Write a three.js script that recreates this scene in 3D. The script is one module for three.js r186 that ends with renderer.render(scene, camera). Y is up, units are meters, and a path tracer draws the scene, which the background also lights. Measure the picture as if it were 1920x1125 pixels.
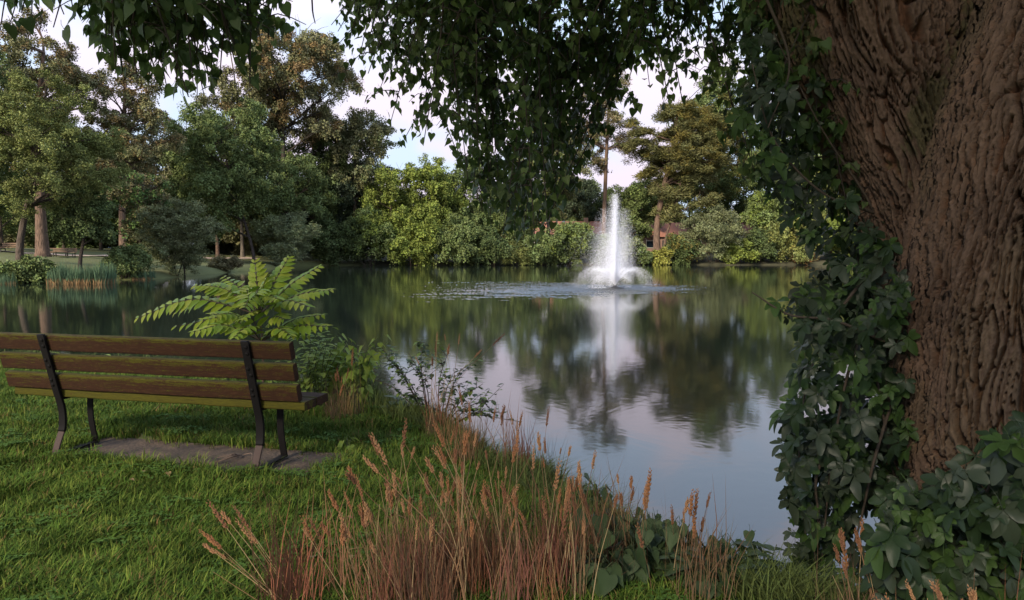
import * as THREE from 'three';
import { mergeGeometries } from 'three/addons/utils/BufferGeometryUtils.js';
import { createNoise2D, createNoise3D } from 'simplex-noise';

// ---------------------------------------------------------------- camera, sky, sun, exposure
const scene = new THREE.Scene();
const EYE = 1.9, FOCAL = 1275, PITCH = Math.atan(92 / 1275);          // metres above the pond; focal length in pixels of a 1920 x 1125 frame
const camera = new THREE.PerspectiveCamera(2 * Math.atan(562.5 / FOCAL) * 180 / Math.PI, 1024 / 600, 0.1, 1500);
camera.position.set(0, EYE, 0);
camera.rotation.set(-PITCH, 0, 0);
const renderer = new THREE.WebGLRenderer({ antialias: true });
renderer.toneMapping = THREE.LinearToneMapping;
renderer.toneMappingExposure = 1.65;
renderer.shadowMap.enabled = true;

function rng(seed) {
  let s = seed >>> 0;
  return () => { s = (s + 0x6d2b79f5) | 0; let t = Math.imul(s ^ (s >>> 15), 1 | s); t = (t + Math.imul(t ^ (t >>> 7), 61 | t)) ^ t; return ((t ^ (t >>> 14)) >>> 0) / 4294967296; };
}
const N2 = createNoise2D(rng(11)), N3 = createNoise3D(rng(12));
const smooth = (a, b, x) => { const t = Math.min(1, Math.max(0, (x - a) / (b - a))); return t * t * (3 - 2 * t); };
const mix = (a, b, t) => a + (b - a) * t;
const clamp = (x, a, b) => Math.min(b, Math.max(a, x));

function makeSky() {                                                    // thin evening cloud: lavender white low down, pale blue between the clouds and overhead
  const w = 1024, h = 512, data = new Float32Array(w * h * 4);
  for (let j = 0; j < h; j++) {
    const el = ((j + 0.5) / h - 0.5) * Math.PI;
    for (let i = 0; i < w; i++) {
      const az = ((i + 0.5) / w - 0.5) * 2 * Math.PI;
      const x = Math.cos(el) * Math.cos(az), y = Math.sin(el), z = Math.cos(el) * Math.sin(az);
      const k = 2.2 / (Math.abs(y) + 0.35);
      let c = 0.5 + 0.5 * (0.6 * N3(x * k, y * 3, z * k) + 0.3 * N3(x * k * 2.3 + 7, y * 6, z * k * 2.3) + 0.15 * N3(x * k * 5, y * 13, z * k * 5 + 3));
      c = clamp(c - 0.3 * smooth(0.25, 0.5, y), 0, 1);
      const cloud = smooth(0.34, 0.68, c), up = smooth(0.05, 0.75, y);
      const blue = [mix(0.47, 0.50, up), mix(0.57, 0.63, up), mix(0.70, 0.92, up)];
      const white = [mix(0.61, 0.88, up), mix(0.54, 0.85, up), mix(0.63, 0.96, up)];
      const o = (j * w + i) * 4, below = y < 0 ? 0.35 : 1;
      for (let n = 0; n < 3; n++) data[o + n] = mix(blue[n], white[n], cloud) * below;
      data[o + 3] = 1;
    }
  }
  const t = new THREE.DataTexture(data, w, h, THREE.RGBAFormat, THREE.FloatType);
  t.mapping = THREE.EquirectangularReflectionMapping; t.magFilter = t.minFilter = THREE.LinearFilter; t.needsUpdate = true;
  return t;
}
scene.background = makeSky();
scene.environment = scene.background;

const sun = new THREE.DirectionalLight(new THREE.Color(1.0, 0.86, 0.68), 3.6);   // low sun veiled by cloud, behind the viewer's left shoulder
sun.position.set(-55, 62, 55); sun.target.position.set(0, 0, -30);
sun.castShadow = true; sun.shadow.radius = 24; sun.shadow.mapSize.set(2048, 2048);
Object.assign(sun.shadow.camera, { left: -90, right: 90, top: 90, bottom: -90, near: 1, far: 300 });
scene.add(sun, sun.target);

// ---------------------------------------------------------------- helpers
const taken = new Map();
function numbered(name) { const n = taken.get(name) ?? 0; taken.set(name, n + 1); return n ? name + '_' + String(n).padStart(3, '0') : name; }
function tag(o, label, category, group, kind) {
  if (label) o.userData.label = label;
  if (category) o.userData.category = category;
  if (group) o.userData.group = group;
  if (kind) o.userData.kind = kind;
  return o;
}
function thing(name, label, category, [x, y, z] = [0, 0, 0], turn = 0, group) {
  const o = new THREE.Group(); o.name = numbered(name); o.position.set(x, y, z); o.rotation.y = turn; scene.add(o);
  return tag(o, label, category, group);
}
function part(name, geo, mat, parent = scene) {
  const m = new THREE.Mesh(geo, mat); m.name = parent === scene ? numbered(name) : name; m.castShadow = m.receiveShadow = true; parent.add(m); return m;
}
const V = (x, y, z) => new THREE.Vector3(x, y, z);
// surveyed point: bearing and elevation read off the photograph, standing at a given distance north of the viewer
function survey(px, py, dist) {
  const u = (px - 960) / FOCAL, v = (562.5 - py) / FOCAL, c = Math.cos(PITCH), s = Math.sin(PITCH);
  const y = v * c - s, z = -c - v * s, k = dist / -z;
  return V(u * k, EYE + y * k, z * k);
}
class MB {                                                              // collects triangles
  constructor() { this.p = []; this.i = []; this.c = []; this.t = []; }
  v(x, y, z, c, u, w) { this.p.push(x, y, z); if (c) this.c.push(...c); if (u !== undefined) this.t.push(u, w); return this.p.length / 3 - 1; }
  f(a, b, c) { this.i.push(a, b, c); }
  q(a, b, c, d) { this.i.push(a, b, c, a, c, d); }
  tube(pts, radii, sides = 6, cap = true, color) {
    const n = pts.length; let prev = null, T = V(0, 0, 0), A = V(0, 0, 0), B = V(0, 0, 0);
    for (let k = 0; k < n; k++) {
      T.subVectors(pts[Math.min(n - 1, k + 1)], pts[Math.max(0, k - 1)]).normalize();
      if (k === 0) { A.set(Math.abs(T.y) > 0.9 ? 1 : 0, Math.abs(T.y) > 0.9 ? 0 : 1, 0); }
      A.addScaledVector(T, -A.dot(T)).normalize(); B.crossVectors(T, A);
      const r = Array.isArray(radii) ? radii[k] : mix(radii, radii * 0.4, k / (n - 1)), ring = [];
      for (let s = 0; s < sides; s++) {
        const a = s / sides * 2 * Math.PI, ca = Math.cos(a) * r, sa = Math.sin(a) * r;
        ring.push(this.v(pts[k].x + A.x * ca + B.x * sa, pts[k].y + A.y * ca + B.y * sa, pts[k].z + A.z * ca + B.z * sa, color, s / sides, k / (n - 1)));
      }
      if (prev) for (let s = 0; s < sides; s++) this.q(prev[s], prev[(s + 1) % sides], ring[(s + 1) % sides], ring[s]);
      else if (cap) for (let s = 1; s < sides - 1; s++) this.f(ring[0], ring[s + 1], ring[s]);
      prev = ring;
    }
    if (cap) for (let s = 1; s < sides - 1; s++) this.f(prev[0], prev[s], prev[s + 1]);
    return this;
  }
  geo() {
    const g = new THREE.BufferGeometry();
    g.setAttribute('position', new THREE.Float32BufferAttribute(this.p, 3));
    if (this.c.length === this.p.length) g.setAttribute('color', new THREE.Float32BufferAttribute(this.c, 3));
    if (this.t.length === this.p.length / 3 * 2) g.setAttribute('uv', new THREE.Float32BufferAttribute(this.t, 2));
    g.setIndex(this.i); g.computeVertexNormals(); return g;
  }
}
const curve = (pts, n) => new THREE.CatmullRomCurve3(pts, false, 'centripetal').getPoints(n);
const lin = (r, g, b) => new THREE.Color().setRGB(r, g, b);
function mat(r, g, b, rough = 0.9, more = {}) { return new THREE.MeshPhysicalMaterial({ color: lin(r, g, b), roughness: rough, ...more }); }
function leafMat(r, g, b, trans = 0.35, rough = 0.9, more = {}) {
  return new THREE.MeshPhysicalMaterial({ color: lin(r, g, b), roughness: rough, transmission: trans, thickness: 0, specularIntensity: 0.4, side: THREE.DoubleSide, ...more });
}
function instanced(name, geo, material, list, parent, tint) {           // list of [Matrix4, tint?]
  const m = new THREE.InstancedMesh(geo, material, list.length); m.name = parent === scene ? numbered(name) : name;
  m.castShadow = m.receiveShadow = true;
  list.forEach((e, k) => { m.setMatrixAt(k, e[0]); if (e[1]) m.setColorAt(k, e[1]); });
  m.userData.kind = 'stuff'; parent.add(m); return m;
}
const _q = new THREE.Quaternion(), _e = new THREE.Euler();
function xf(pos, rx, ry, rz, s) { _q.setFromEuler(_e.set(rx, ry, rz, 'YXZ')); return new THREE.Matrix4().compose(pos, _q, typeof s === 'number' ? V(s, s, s) : s); }
function facing(pos, dir, up, roll, s) {                                // +z of the copy looks along dir, -y hangs along -up
  const z = dir.clone().normalize(), x = V(0, 0, 0).crossVectors(up, z).normalize(), y = V(0, 0, 0).crossVectors(z, x);
  const m = new THREE.Matrix4().makeBasis(x, y, z); m.multiply(new THREE.Matrix4().makeRotationZ(roll)); m.scale(V(s, s, s)); return m.setPosition(pos);
}
function meshAt(name, geo, material, m4, parent) { const m = part(name, geo, material, parent); m4.decompose(m.position, m.quaternion, m.scale); return m; }
function noiseTexture(w, h, fn, srgb = true) {
  const d = new Uint8Array(w * h * 4);
  for (let j = 0; j < h; j++) for (let i = 0; i < w; i++) { const c = fn(i / w, j / h), o = (j * w + i) * 4; for (let n = 0; n < 3; n++) d[o + n] = clamp(c[n], 0, 1) * 255; d[o + 3] = 255; }
  const t = new THREE.DataTexture(d, w, h); t.wrapS = t.wrapT = THREE.RepeatWrapping; t.magFilter = THREE.LinearFilter; t.minFilter = THREE.LinearMipmapLinearFilter;
  if (srgb) t.colorSpace = THREE.SRGBColorSpace; t.needsUpdate = true; return t;
}
const tileN = (u, v, f, seed = 0) => {                                   // noise that tiles over 0..1
  const a = u * 2 * Math.PI, b = v * 2 * Math.PI, r = f / (2 * Math.PI);
  return N3(Math.cos(a) * r + seed, Math.sin(a) * r + Math.cos(b) * r * 0.9, Math.sin(b) * r + seed * 1.7);
};

// ---------------------------------------------------------------- terrain and pond
const POND = [[70, -4], [25, -6.4], [9, -5.2], [4.5, -4.5], [2.9, -4.0], [2.35, -3.66], [1.85, -3.32], [1.45, -3.05], [1.2, -3.25], [0.95, -3.75], [0.6, -4.45], [-0.15, -5.65], [-1.2, -7.1], [-3.4, -8.2], [-6.5, -9.2], [-14, -11], [-30, -16], [-44, -24], [-46, -33], [-38, -38], [-29, -39.5], [-24.5, -45], [-24.6, -55], [-24.8, -66], [-26.4, -83], [-20, -90], [0, -91], [25, -92], [45, -90], [64, -82], [74, -60], [78, -20]];
function pondDist(x, z) {                                               // positive on land
  let best = 1e9, inside = false;
  for (let i = 0, j = POND.length - 1; i < POND.length; j = i++) {
    const [ax, az] = POND[j], [bx, bz] = POND[i], dx = bx - ax, dz = bz - az;
    const t = clamp(((x - ax) * dx + (z - az) * dz) / (dx * dx + dz * dz), 0, 1), ex = x - ax - t * dx, ez = z - az - t * dz;
    best = Math.min(best, ex * ex + ez * ez);
    if ((az > z) !== (bz > z) && x < (bx - ax) * (z - az) / (bz - az) + ax) inside = !inside;
  }
  return inside ? -Math.sqrt(best) : Math.sqrt(best);
}
function ground(x, z) {
  const sd = pondDist(x, z), wob = 0.12 * N2(x * 1.3, z * 1.3) * smooth(-30, -15, z) + 0.8 * N2(x * 0.13, z * 0.13) * smooth(-15, -30, z);
  const d = sd + wob;
  if (d < 0) return Math.max(-1.6, d * 0.8);
  const near = 0.52 * smooth(-0.05, 0.75, d) + 0.04 * smooth(0.5, 3, d) + 0.018 * N2(x * 2.1, z * 2.1) * smooth(0.2, 0.8, d) + 0.008 * N2(x * 7, z * 7);
  const far = 0.42 * smooth(0, 1.4, d) + Math.min(1.75, 0.068 * Math.max(0, d - 1)) + 0.08 * N2(x * 0.3, z * 0.3) * smooth(0, 2, d) + 0.004 * Math.max(0, Math.hypot(x, z) - 120);
  return mix(far, near, smooth(-25, -14, z));
}
const PAD = { x: -2.08, z: -4.42, turn: -0.225, len: 1.9, dep: 0.52 };   // concrete pad below the bench
const padLocal = (x, z) => { const dx = x - PAD.x, dz = z - PAD.z, c = Math.cos(PAD.turn), s = Math.sin(PAD.turn); return [dx * c - dz * s, dx * s + dz * c]; };
{
  const mb = new MB(), rings = 320, spokes = [];
  for (let a = -180; a < 180;) { spokes.push(a); a += Math.abs(a) < 42 ? 0.42 : 3; }
  const grid = [];
  for (let r = 0; r <= rings; r++) {
    const rad = 0.6 * Math.pow(900 / 0.6, r / rings), row = [];
    for (const a of spokes) {
      const t = a * Math.PI / 180, x = Math.sin(t) * rad, z = -Math.cos(t) * rad; let y = ground(x, z);
      const [lx, lz] = padLocal(x, z); if (Math.abs(lx) < PAD.len / 2 + 0.1 && Math.abs(lz) < PAD.dep / 2 + 0.08) y -= 0.03;
      const n = N2(x * 0.9, z * 0.9), n2 = N2(x * 6, z * 6), far = smooth(16, 30, -z), sd = rad < 12 ? pondDist(x, z) : 1;
      const park = smooth(-17, -23, x), soil = [0.036, 0.028, 0.016], turf = [0.095, 0.105, 0.03], lawn = [mix(0.06, 0.095, park), mix(0.058, 0.105, park), 0.03].map((v) => v * (1 + 0.15 * n));
      const s = smooth(0.55, 0.1, sd + 0.2 * n2) * (1 - far), c = [0, 1, 2].map((k) => mix(mix(turf[k] * (1 + 0.3 * n2), soil[k], s), lawn[k], far));
      row.push(mb.v(x, y, z, c));
    }
    grid.push(row);
  }
  for (let r = 0; r < rings; r++) for (let s = 0; s < spokes.length; s++) { const t = (s + 1) % spokes.length; mb.q(grid[r][s], grid[r][t], grid[r + 1][t], grid[r + 1][s]); }
  const mid = mb.v(0, ground(0, 0), 0, [0.095, 0.105, 0.03]); for (let s = 0; s < spokes.length; s++) mb.f(mid, grid[0][(s + 1) % spokes.length], grid[0][s]);
  tag(part('ground', mb.geo(), new THREE.MeshStandardMaterial({ vertexColors: true, roughness: 1 })), null, null, null, 'structure');
}
const FOUNT = survey(1153, 541, 34.6); FOUNT.y = 0;
{
  const mb = new MB(), rings = [], spokes = 640, grid = [];
  for (let r = 0.02; r < 13.5; r += 0.036) rings.push(r);
  for (let r = 13.6; r < 150; r *= 1.08) rings.push(r);
  for (const r of rings) {
    const row = [];
    for (let s = 0; s < spokes; s++) {
      const a = s / spokes * 2 * Math.PI, x = Math.cos(a) * r, z = Math.sin(a) * r;
      const reach = 5.8 + 7.4 * smooth(0.1, -0.9, Math.cos(a)) + 0.9 * N2(Math.cos(a) * 3, Math.sin(a) * 3);   // rings thrown up by the falling spray, drifting left
      const amp = smooth(-0.55, 0.45, N2(x * 0.28 + 4, z * 1.9) + 0.4 * N2(x * 0.9, z * 5) + 1.15 - 2.3 * r / reach) * 0.019 * (0.85 + 0.15 * N2(x * 0.5, z * 0.9));
      const y = r > 13.5 ? 0 : amp * (0.5 * Math.sin(r * 40 + 2.5 * N2(x * 0.7, z * 0.7)) + 1.2 * N2(x * 10, z * 10));
      row.push(mb.v(FOUNT.x + x, y, FOUNT.z + z, null, x / 2.6, z / 2.6));
    }
    grid.push(row);
  }
  for (let r = 0; r + 1 < rings.length; r++) for (let s = 0; s < spokes; s++) { const t = (s + 1) % spokes; mb.q(grid[r][s], grid[r + 1][s], grid[r + 1][t], grid[r][t]); }
  const ripple = noiseTexture(512, 512, (u, v) => { const n = 0.5 + 0.3 * tileN(u, v, 9) + 0.2 * tileN(u, v, 21, 5); return [n, n, n]; }, false);
  const water = new THREE.MeshPhysicalMaterial({ color: lin(0.010, 0.015, 0.011), roughness: 0.062, ior: 1.8, bumpMap: ripple, bumpScale: 0.0006 });
  tag(part('pond_water', mb.geo(), water), null, null, null, 'structure');
}

// ---------------------------------------------------------------- trees
function clumpGeo(seed, leaves, spread, len, wide) {                     // a handful of leaf-sized folded faces
  const mb = new MB(), r = rng(seed);
  for (let k = 0; k < leaves; k++) {
    const p = V(r() - 0.5, (r() - 0.5) * 0.7, r() - 0.5).multiplyScalar(spread * 2);
    const q = new THREE.Quaternion().setFromEuler(new THREE.Euler((r() - 0.5) * 2.2, r() * 6.3, (r() - 0.5) * 2.2)), l = len * (0.7 + 0.6 * r()), w = wide * (0.7 + 0.6 * r());
    const put = (x, y, z) => { const t = V(x, y, z).applyQuaternion(q).add(p); return mb.v(t.x, t.y, t.z); };
    const a = put(0, 0, 0), b = put(w, 0.12 * l, l * 0.45), c = put(0, 0, l), d = put(-w, 0.12 * l, l * 0.45);
    mb.f(a, c, b); mb.f(a, d, c);
  }
  return mb.geo();
}
const CLUMP = { broad: clumpGeo(1, 12, 0.3, 0.2, 0.075), fine: clumpGeo(2, 16, 0.26, 0.15, 0.04), needle: clumpGeo(3, 16, 0.3, 0.3, 0.028), big: clumpGeo(4, 12, 0.5, 0.34, 0.13) };
const streak = noiseTexture(256, 256, (u, v) => { const a = u * 2 * Math.PI, n = 0.62 + 0.26 * N3(Math.cos(a) * 3, Math.sin(a) * 3, v * 16) + 0.22 * N3(Math.cos(a) * 8, Math.sin(a) * 8, v * 40); return [n, n, n * 0.97]; }, false);
const barkMat = [[0.16, 0.12, 0.09], [0.24, 0.155, 0.11], [0.085, 0.066, 0.054], [0.3, 0.26, 0.21]].map((c) => mat(...c, 1, { map: streak, bumpMap: streak, bumpScale: 0.05 }));
const leafMats = new Map();
function foliage(key) {
  const P = {
    lime: [0.19, 0.215, 0.07], mid: [0.135, 0.175, 0.062], dark: [0.085, 0.115, 0.042], olive: [0.175, 0.175, 0.085], rust: [0.2, 0.165, 0.09], grey: [0.16, 0.178, 0.085],
    bright: [0.165, 0.205, 0.045], bluish: [0.075, 0.1, 0.058], willow: [0.24, 0.28, 0.14], pine: [0.165, 0.165, 0.065], brown: [0.155, 0.14, 0.07], yellow: [0.25, 0.25, 0.055],
  }[key];
  if (!leafMats.has(key)) leafMats.set(key, new THREE.MeshPhysicalMaterial({ color: lin(...P), roughness: 1, specularIntensity: 0.25, side: THREE.DoubleSide }));
  return leafMats.get(key);
}
function limb(from, to, sag, r0, r1, rnd, n = 6) {
  const mid = from.clone().lerp(to, 0.5); mid.y += sag; mid.x += (rnd() - 0.5) * 0.2 * from.distanceTo(to); mid.z += (rnd() - 0.5) * 0.2 * from.distanceTo(to);
  const pts = curve([from, mid, to], n); return [pts, pts.map((_, k) => mix(r0, r1, k / n))];
}
// o: px = bearing of the foot, d = distance, top / low = elevation of crown top and crown bottom, x0..x1 = crown span, all read off the photograph and turned into metres
function tree(o) {
  const rnd = rng(o.seed ?? Math.round(o.px * 7 + o.d * 13)), foot = survey(o.px, 480, o.d), gy = ground(foot.x, -o.d);
  const t = thing(o.name ?? 'broadleaf_tree', o.label, o.category ?? 'tree', [foot.x, gy - 0.05, -o.d], 0, o.group);
  const h = survey(0, o.top, o.d).y - gy, lo = Math.max(0.1, survey(0, o.low, o.d).y - gy), m = o.d / FOCAL;
  const w = (o.x1 - o.x0) * m, cx = ((o.x0 + o.x1) / 2 - o.px) * m, deep = Math.min(w, (h - lo) * 1.1) * (o.deep ?? 0.9), bark = barkMat[o.bark ?? 0];
  const r0 = o.r ?? clamp(h * 0.02, 0.06, 0.45), gap = o.gap ?? 0;
  const lobes = [], want = o.lobes ?? 20;
  for (let k = 0; lobes.length < want && k < 600; k++) {
    const a = V(rnd() * 2 - 1, rnd() * 2 - 1, rnd() * 2 - 1); const l = a.length(); if (l > 1 || l < 0.35 * rnd()) continue;
    if (o.cone && Math.hypot(a.x, a.z) > (1 - (a.y + 1) / 2) * 0.95 + 0.12) continue;
    const size = (o.lobe ?? 0.19) * (0.75 + 0.5 * rnd()) * Math.min(w, (h - lo) * 1.3), c = V(cx + a.x * (w / 2 - size * 0.4), (lo + h) / 2 + a.y * ((h - lo) / 2 - size * 0.4), a.z * deep / 2);
    if (lobes.some((b) => b.c.distanceTo(c) < (b.s + size) * (0.55 + gap))) continue;
    lobes.push({ c, s: size });
  }
  if (!lobes.length) lobes.push({ c: V(cx, (lo + h) / 2, 0), s: w / 2.4 });
  const tufts = [];                                                     // smaller sprays standing out of each bough, so that outlines are ragged
  for (const b of lobes) for (let k = 0; k < (o.tufts ?? 3); k++) { const a = V(rnd() * 2 - 1, rnd() * 1.7 - 0.7, rnd() * 2 - 1).normalize(), s = b.s * (0.28 + 0.3 * rnd()); tufts.push({ c: b.c.clone().addScaledVector(a, b.s * (0.75 + 0.35 * rnd())), s }); }
  if (!o.shrub) {
    const topY = lo + (h - lo) * (o.leader ?? 0.72), path = curve([V(0, -0.3, 0), V(0.15 * r0 * (rnd() - 0.5), lo * 0.5, 0), V(cx * 0.5 + (rnd() - 0.5) * 0.04 * h, (lo + topY) / 2, (rnd() - 0.5) * 0.3), V(cx * 0.9 + (rnd() - 0.5) * 0.06 * h, topY, 0)], 14);
    part('trunk', new MB().tube(path, path.map((_, k) => r0 * (k === 0 ? 1.35 : mix(1, 0.22, Math.pow(k / 14, 0.8)))), 9).geo(), bark, t);
    lobes.forEach((b) => {
      const want = b.c.y - Math.hypot(b.c.x - cx * 0.5, b.c.z) * (0.5 + 0.4 * rnd()), hgt = clamp(want, Math.min(lo * 0.8, topY * 0.6), topY * 0.96);
      let k = path.findIndex((p) => p.y > hgt); if (k < 1) k = path.length - 1;
      const [pts, rad] = limb(path[k], b.c, 0.12 * b.c.distanceTo(path[k]) * (rnd() - 0.3), r0 * mix(0.42, 0.2, k / 14), 0.018 + r0 * 0.04, rnd), mb = new MB().tube(pts, rad, 6);
      for (let s = 0; s < 4; s++) { const e = V(rnd() - 0.5, rnd() - 0.25, rnd() - 0.5).normalize().multiplyScalar(b.s * 0.95).add(b.c), f = pts[3 + (s % 3)]; const [q, qr] = limb(f, e, 0.1 * b.s, r0 * 0.09 + 0.012, 0.008, rnd, 3); mb.tube(q, qr, 4, false); }
      part('limb', mb.geo(), bark, t);
    });
  } else {
    const n = Math.min(7, lobes.length);
    for (let k = 0; k < n; k++) { const [pts, rad] = limb(V((rnd() - 0.5) * w * 0.25 + cx * 0.5, -0.2, (rnd() - 0.5) * 0.5), lobes[k].c, 0.15 * h * rnd(), 0.05, 0.015, rnd); part('stem', new MB().tube(pts, rad, 5).geo(), bark, t); }
  }
  const list = [], tint = new THREE.Color(), scale = o.scale ?? clamp(o.d / 62, 0.8, 1.55), flat = o.flat ?? 0.8, up = V(0, 1, 0), dens = (o.dens ?? 1) * 26 / (scale * scale);
  const tips = o.tip ? new THREE.Color().setRGB(...o.tip) : null;
  for (const b of [...lobes.map((b) => ({ c: b.c, s: b.s * 0.85 })), ...tufts]) {
    const n = Math.round(dens * 2.5 * b.s * b.s) + 4, shade = 0.8 + 0.4 * rnd(), sprigs = 5 + Math.round(7 * rnd());
    const away = V(b.c.x - cx * 0.6, 0, b.c.z).multiplyScalar(0.5 / Math.max(0.5, w * 0.5));
    for (let q = 0; q < sprigs; q++) {                                   // leaves stand along sprigs that leave the bough in all directions
      const dir = V(rnd() * 2 - 1, rnd() * 1.8 - 0.75, rnd() * 2 - 1).normalize().add(away).normalize(), len = b.s * (0.75 + 0.75 * rnd()), sag = (0.1 + 0.25 * rnd()) * len, one = 0.85 + 0.3 * rnd(), m = Math.max(2, Math.round(n / sprigs * (0.6 + 0.8 * rnd())));
      const old = tips && rnd() < 0.3;
      for (let k = 0; k < m; k++) {
        const u = Math.pow(rnd(), 0.6), g = () => (rnd() + rnd() - 1) * b.s * (0.34 - 0.12 * u), p = V(b.c.x + dir.x * len * u + g(), b.c.y + dir.y * len * u * flat - sag * u * u + g() * flat * 0.8, b.c.z + dir.z * len * u + g()); if (p.y < 0.02) p.y = 0.02 + rnd() * 0.3;
        const j = 0.75 + 0.5 * rnd(); tint.setRGB(one * shade * j * (0.92 + 0.16 * rnd()), one * shade * j, one * shade * j * (0.85 + 0.3 * rnd()));
        if (old) tint.multiply(tips);
        list.push([xf(p, (rnd() - 0.5) * 1.2, rnd() * 6.28, (rnd() - 0.5) * 1.2, scale * (0.6 + 0.6 * rnd())), tint.clone()]);
      }
    }
  }
  instanced('crown', CLUMP[o.leaf ?? 'broad'], foliage(o.tone ?? 'mid'), list, t);
  return t;
}
// park trees along the left shore
tree({ px: -30, d: 46, top: 60, low: 420, x0: -120, x1: 48, tone: 'dark', lobes: 26, label: 'dark green broadleaf tree overhanging the lawn edge left of the lime green tree' });
tree({ px: 38, d: 41.5, top: 140, low: 405, x0: -5, x1: 215, tone: 'lime', lobes: 34, lobe: 0.17, r: 0.3, bark: 0, leaf: 'fine', dens: 1.15, label: 'rounded lime green tree with pale trunk at the left shore behind the cattails' });
tree({ px: 150, d: 43, top: 372, low: 452, x0: 112, x1: 228, tone: 'dark', lobes: 13, r: 0.17, bark: 2, leader: 0.5, label: 'small dark green tree with leaning black trunk behind the cattails' });
tree({ px: 80, d: 58, top: 5, low: 330, x0: -20, x1: 195, tone: 'olive', tip: [1.15, 0.85, 0.8], lobes: 26, lobe: 0.15, gap: 0.08, r: 0.6, bark: 1, name: 'cottonwood_tree', label: 'very thick trunked tall cottonwood standing beside the tan park path' });
tree({ px: 232, d: 62, top: 118, low: 350, x0: 165, x1: 345, tone: 'olive', tip: [1.15, 0.85, 0.8], lobes: 22, lobe: 0.15, gap: 0.12, r: 0.42, bark: 1, leader: 0.85, name: 'cottonwood_tree', label: 'thin crowned olive cottonwood with sky showing between its bare dark limbs' });
tree({ px: 475, d: 74, top: 168, low: 452, x0: 322, x1: 515, tone: 'mid', lobes: 34, lobe: 0.17, r: 0.24, bark: 2, label: 'dense grey green maple with a short dark trunk on the mown lawn' });
tree({ px: 408, d: 82, top: 205, low: 430, x0: 330, x1: 470, tone: 'mid', lobes: 20, r: 0.3, bark: 1, label: 'green tree half hidden behind the dense grey green maple' });
tree({ px: 538, d: 90, top: 28, low: 300, x0: 440, x1: 668, tone: 'olive', tip: [1.18, 0.84, 0.8], lobes: 30, lobe: 0.15, gap: 0.04, r: 0.5, bark: 2, leader: 0.85, name: 'cottonwood_tree', label: 'tallest olive cottonwood with forked dark trunk and reddish leaf tips' });
tree({ px: 455, d: 88, top: 60, low: 300, x0: 395, x1: 500, tone: 'olive', lobes: 12, lobe: 0.2, gap: 0.12, r: 0.26, bark: 3, leader: 0.9, name: 'cottonwood_tree', label: 'slender pale stemmed cottonwood close beside the tallest olive cottonwood' });
tree({ px: 668, d: 97, top: 188, low: 380, x0: 605, x1: 748, tone: 'olive', tip: [0.85, 1, 0.9], lobes: 24, gap: 0.03, r: 0.4, label: 'olive green tree stepping down beside the tallest cottonwood' });
tree({ px: 590, d: 95, top: 235, low: 430, x0: 520, x1: 655, tone: 'mid', lobes: 22, label: 'mid green tree filling the gap under the tallest cottonwood' });
tree({ px: 262, d: 51, top: 300, low: 470, x0: 205, x1: 332, tone: 'brown', tip: [0.65, 1.2, 0.8], lobes: 20, lobe: 0.17, gap: 0.05, r: 0.16, bark: 2, label: 'brownish green multi stemmed tree behind the grey green waterside bush' });
tree({ px: 545, d: 87, top: 285, low: 465, x0: 480, x1: 602, tone: 'mid', lobes: 22, r: 0.3, label: 'green tree behind the feathery pale willow at the shore bend' });
tree({ px: 640, d: 100, top: 300, low: 420, x0: 590, x1: 712, tone: 'bluish', lobes: 22, label: 'blue green dark tree behind the tall bright shore trees' });
// waterside shrubs of the left shore
const shrub = (o) => tree({ name: 'waterside_shrub', category: 'shrub', shrub: true, lobes: 12, lobe: 0.24, deep: 0.8, ...o });
shrub({ px: 330, d: 50, top: 368, low: 508, x0: 262, x1: 398, tone: 'grey', leaf: 'fine', lobes: 26, lobe: 0.2, bark: 2, dens: 1.2, label: 'large grey green fine leaved bush at the water edge' });
shrub({ px: 235, d: 45, top: 462, low: 520, x0: 200, x1: 278, tone: 'mid', label: 'leafy green shrub between the cattails and the grey green bush' });
shrub({ px: 425, d: 60, top: 478, low: 512, x0: 392, x1: 450, tone: 'brown', leaf: 'fine', lobes: 8, label: 'low brownish shrub below the mown lawn bank' });
shrub({ px: 25, d: 40, top: 486, low: 530, x0: -40, x1: 98, tone: 'mid', lobes: 12, label: 'low dark shrub mass at the shore left of the cattails' });
shrub({ px: 75, d: 40.4, top: 494, low: 536, x0: 40, x1: 112, tone: 'mid', lobes: 8, label: 'arching shrub leaning over the water beside the cattails' });
tree({ px: 530, d: 77, top: 398, low: 490, x0: 486, x1: 584, tone: 'willow', leaf: 'needle', lobes: 16, lobe: 0.2, r: 0.1, name: 'willow_tree', label: 'small pale feathery willow at the bend of the shore' });
// far shore: tall bright shrubs and trees
tree({ px: 735, d: 93, top: 298, low: 480, x0: 680, x1: 796, tone: 'bright', lobes: 26, r: 0.2, label: 'tall bright green tree on the far shore beside the olive trees' });
tree({ px: 812, d: 94, top: 292, low: 480, x0: 760, x1: 876, tone: 'bright', lobes: 26, r: 0.2, label: 'bright green double domed tree on the far shore' });
tree({ px: 890, d: 96, top: 280, low: 480, x0: 840, x1: 952, tone: 'mid', lobes: 24, label: 'green tree on the far shore behind the hanging leaves' });
tree({ px: 965, d: 97, top: 330, low: 475, x0: 915, x1: 1018, tone: 'mid', tip: [1.3, 1.2, 0.9], lobes: 20, label: 'rounded green tree on the far shore next to the pale twin trunks' });
shrub({ px: 622, d: 88.5, top: 402, low: 494, x0: 580, x1: 672, tone: 'dark', lobes: 18, label: 'dark green bank shrub at the far corner beside the willow' });
shrub({ px: 690, d: 89.5, top: 392, low: 496, x0: 645, x1: 738, tone: 'mid', tip: [1.3, 1.3, 0.8], lobes: 18, label: 'broad green shrub drooping to the far waterline' });
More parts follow.
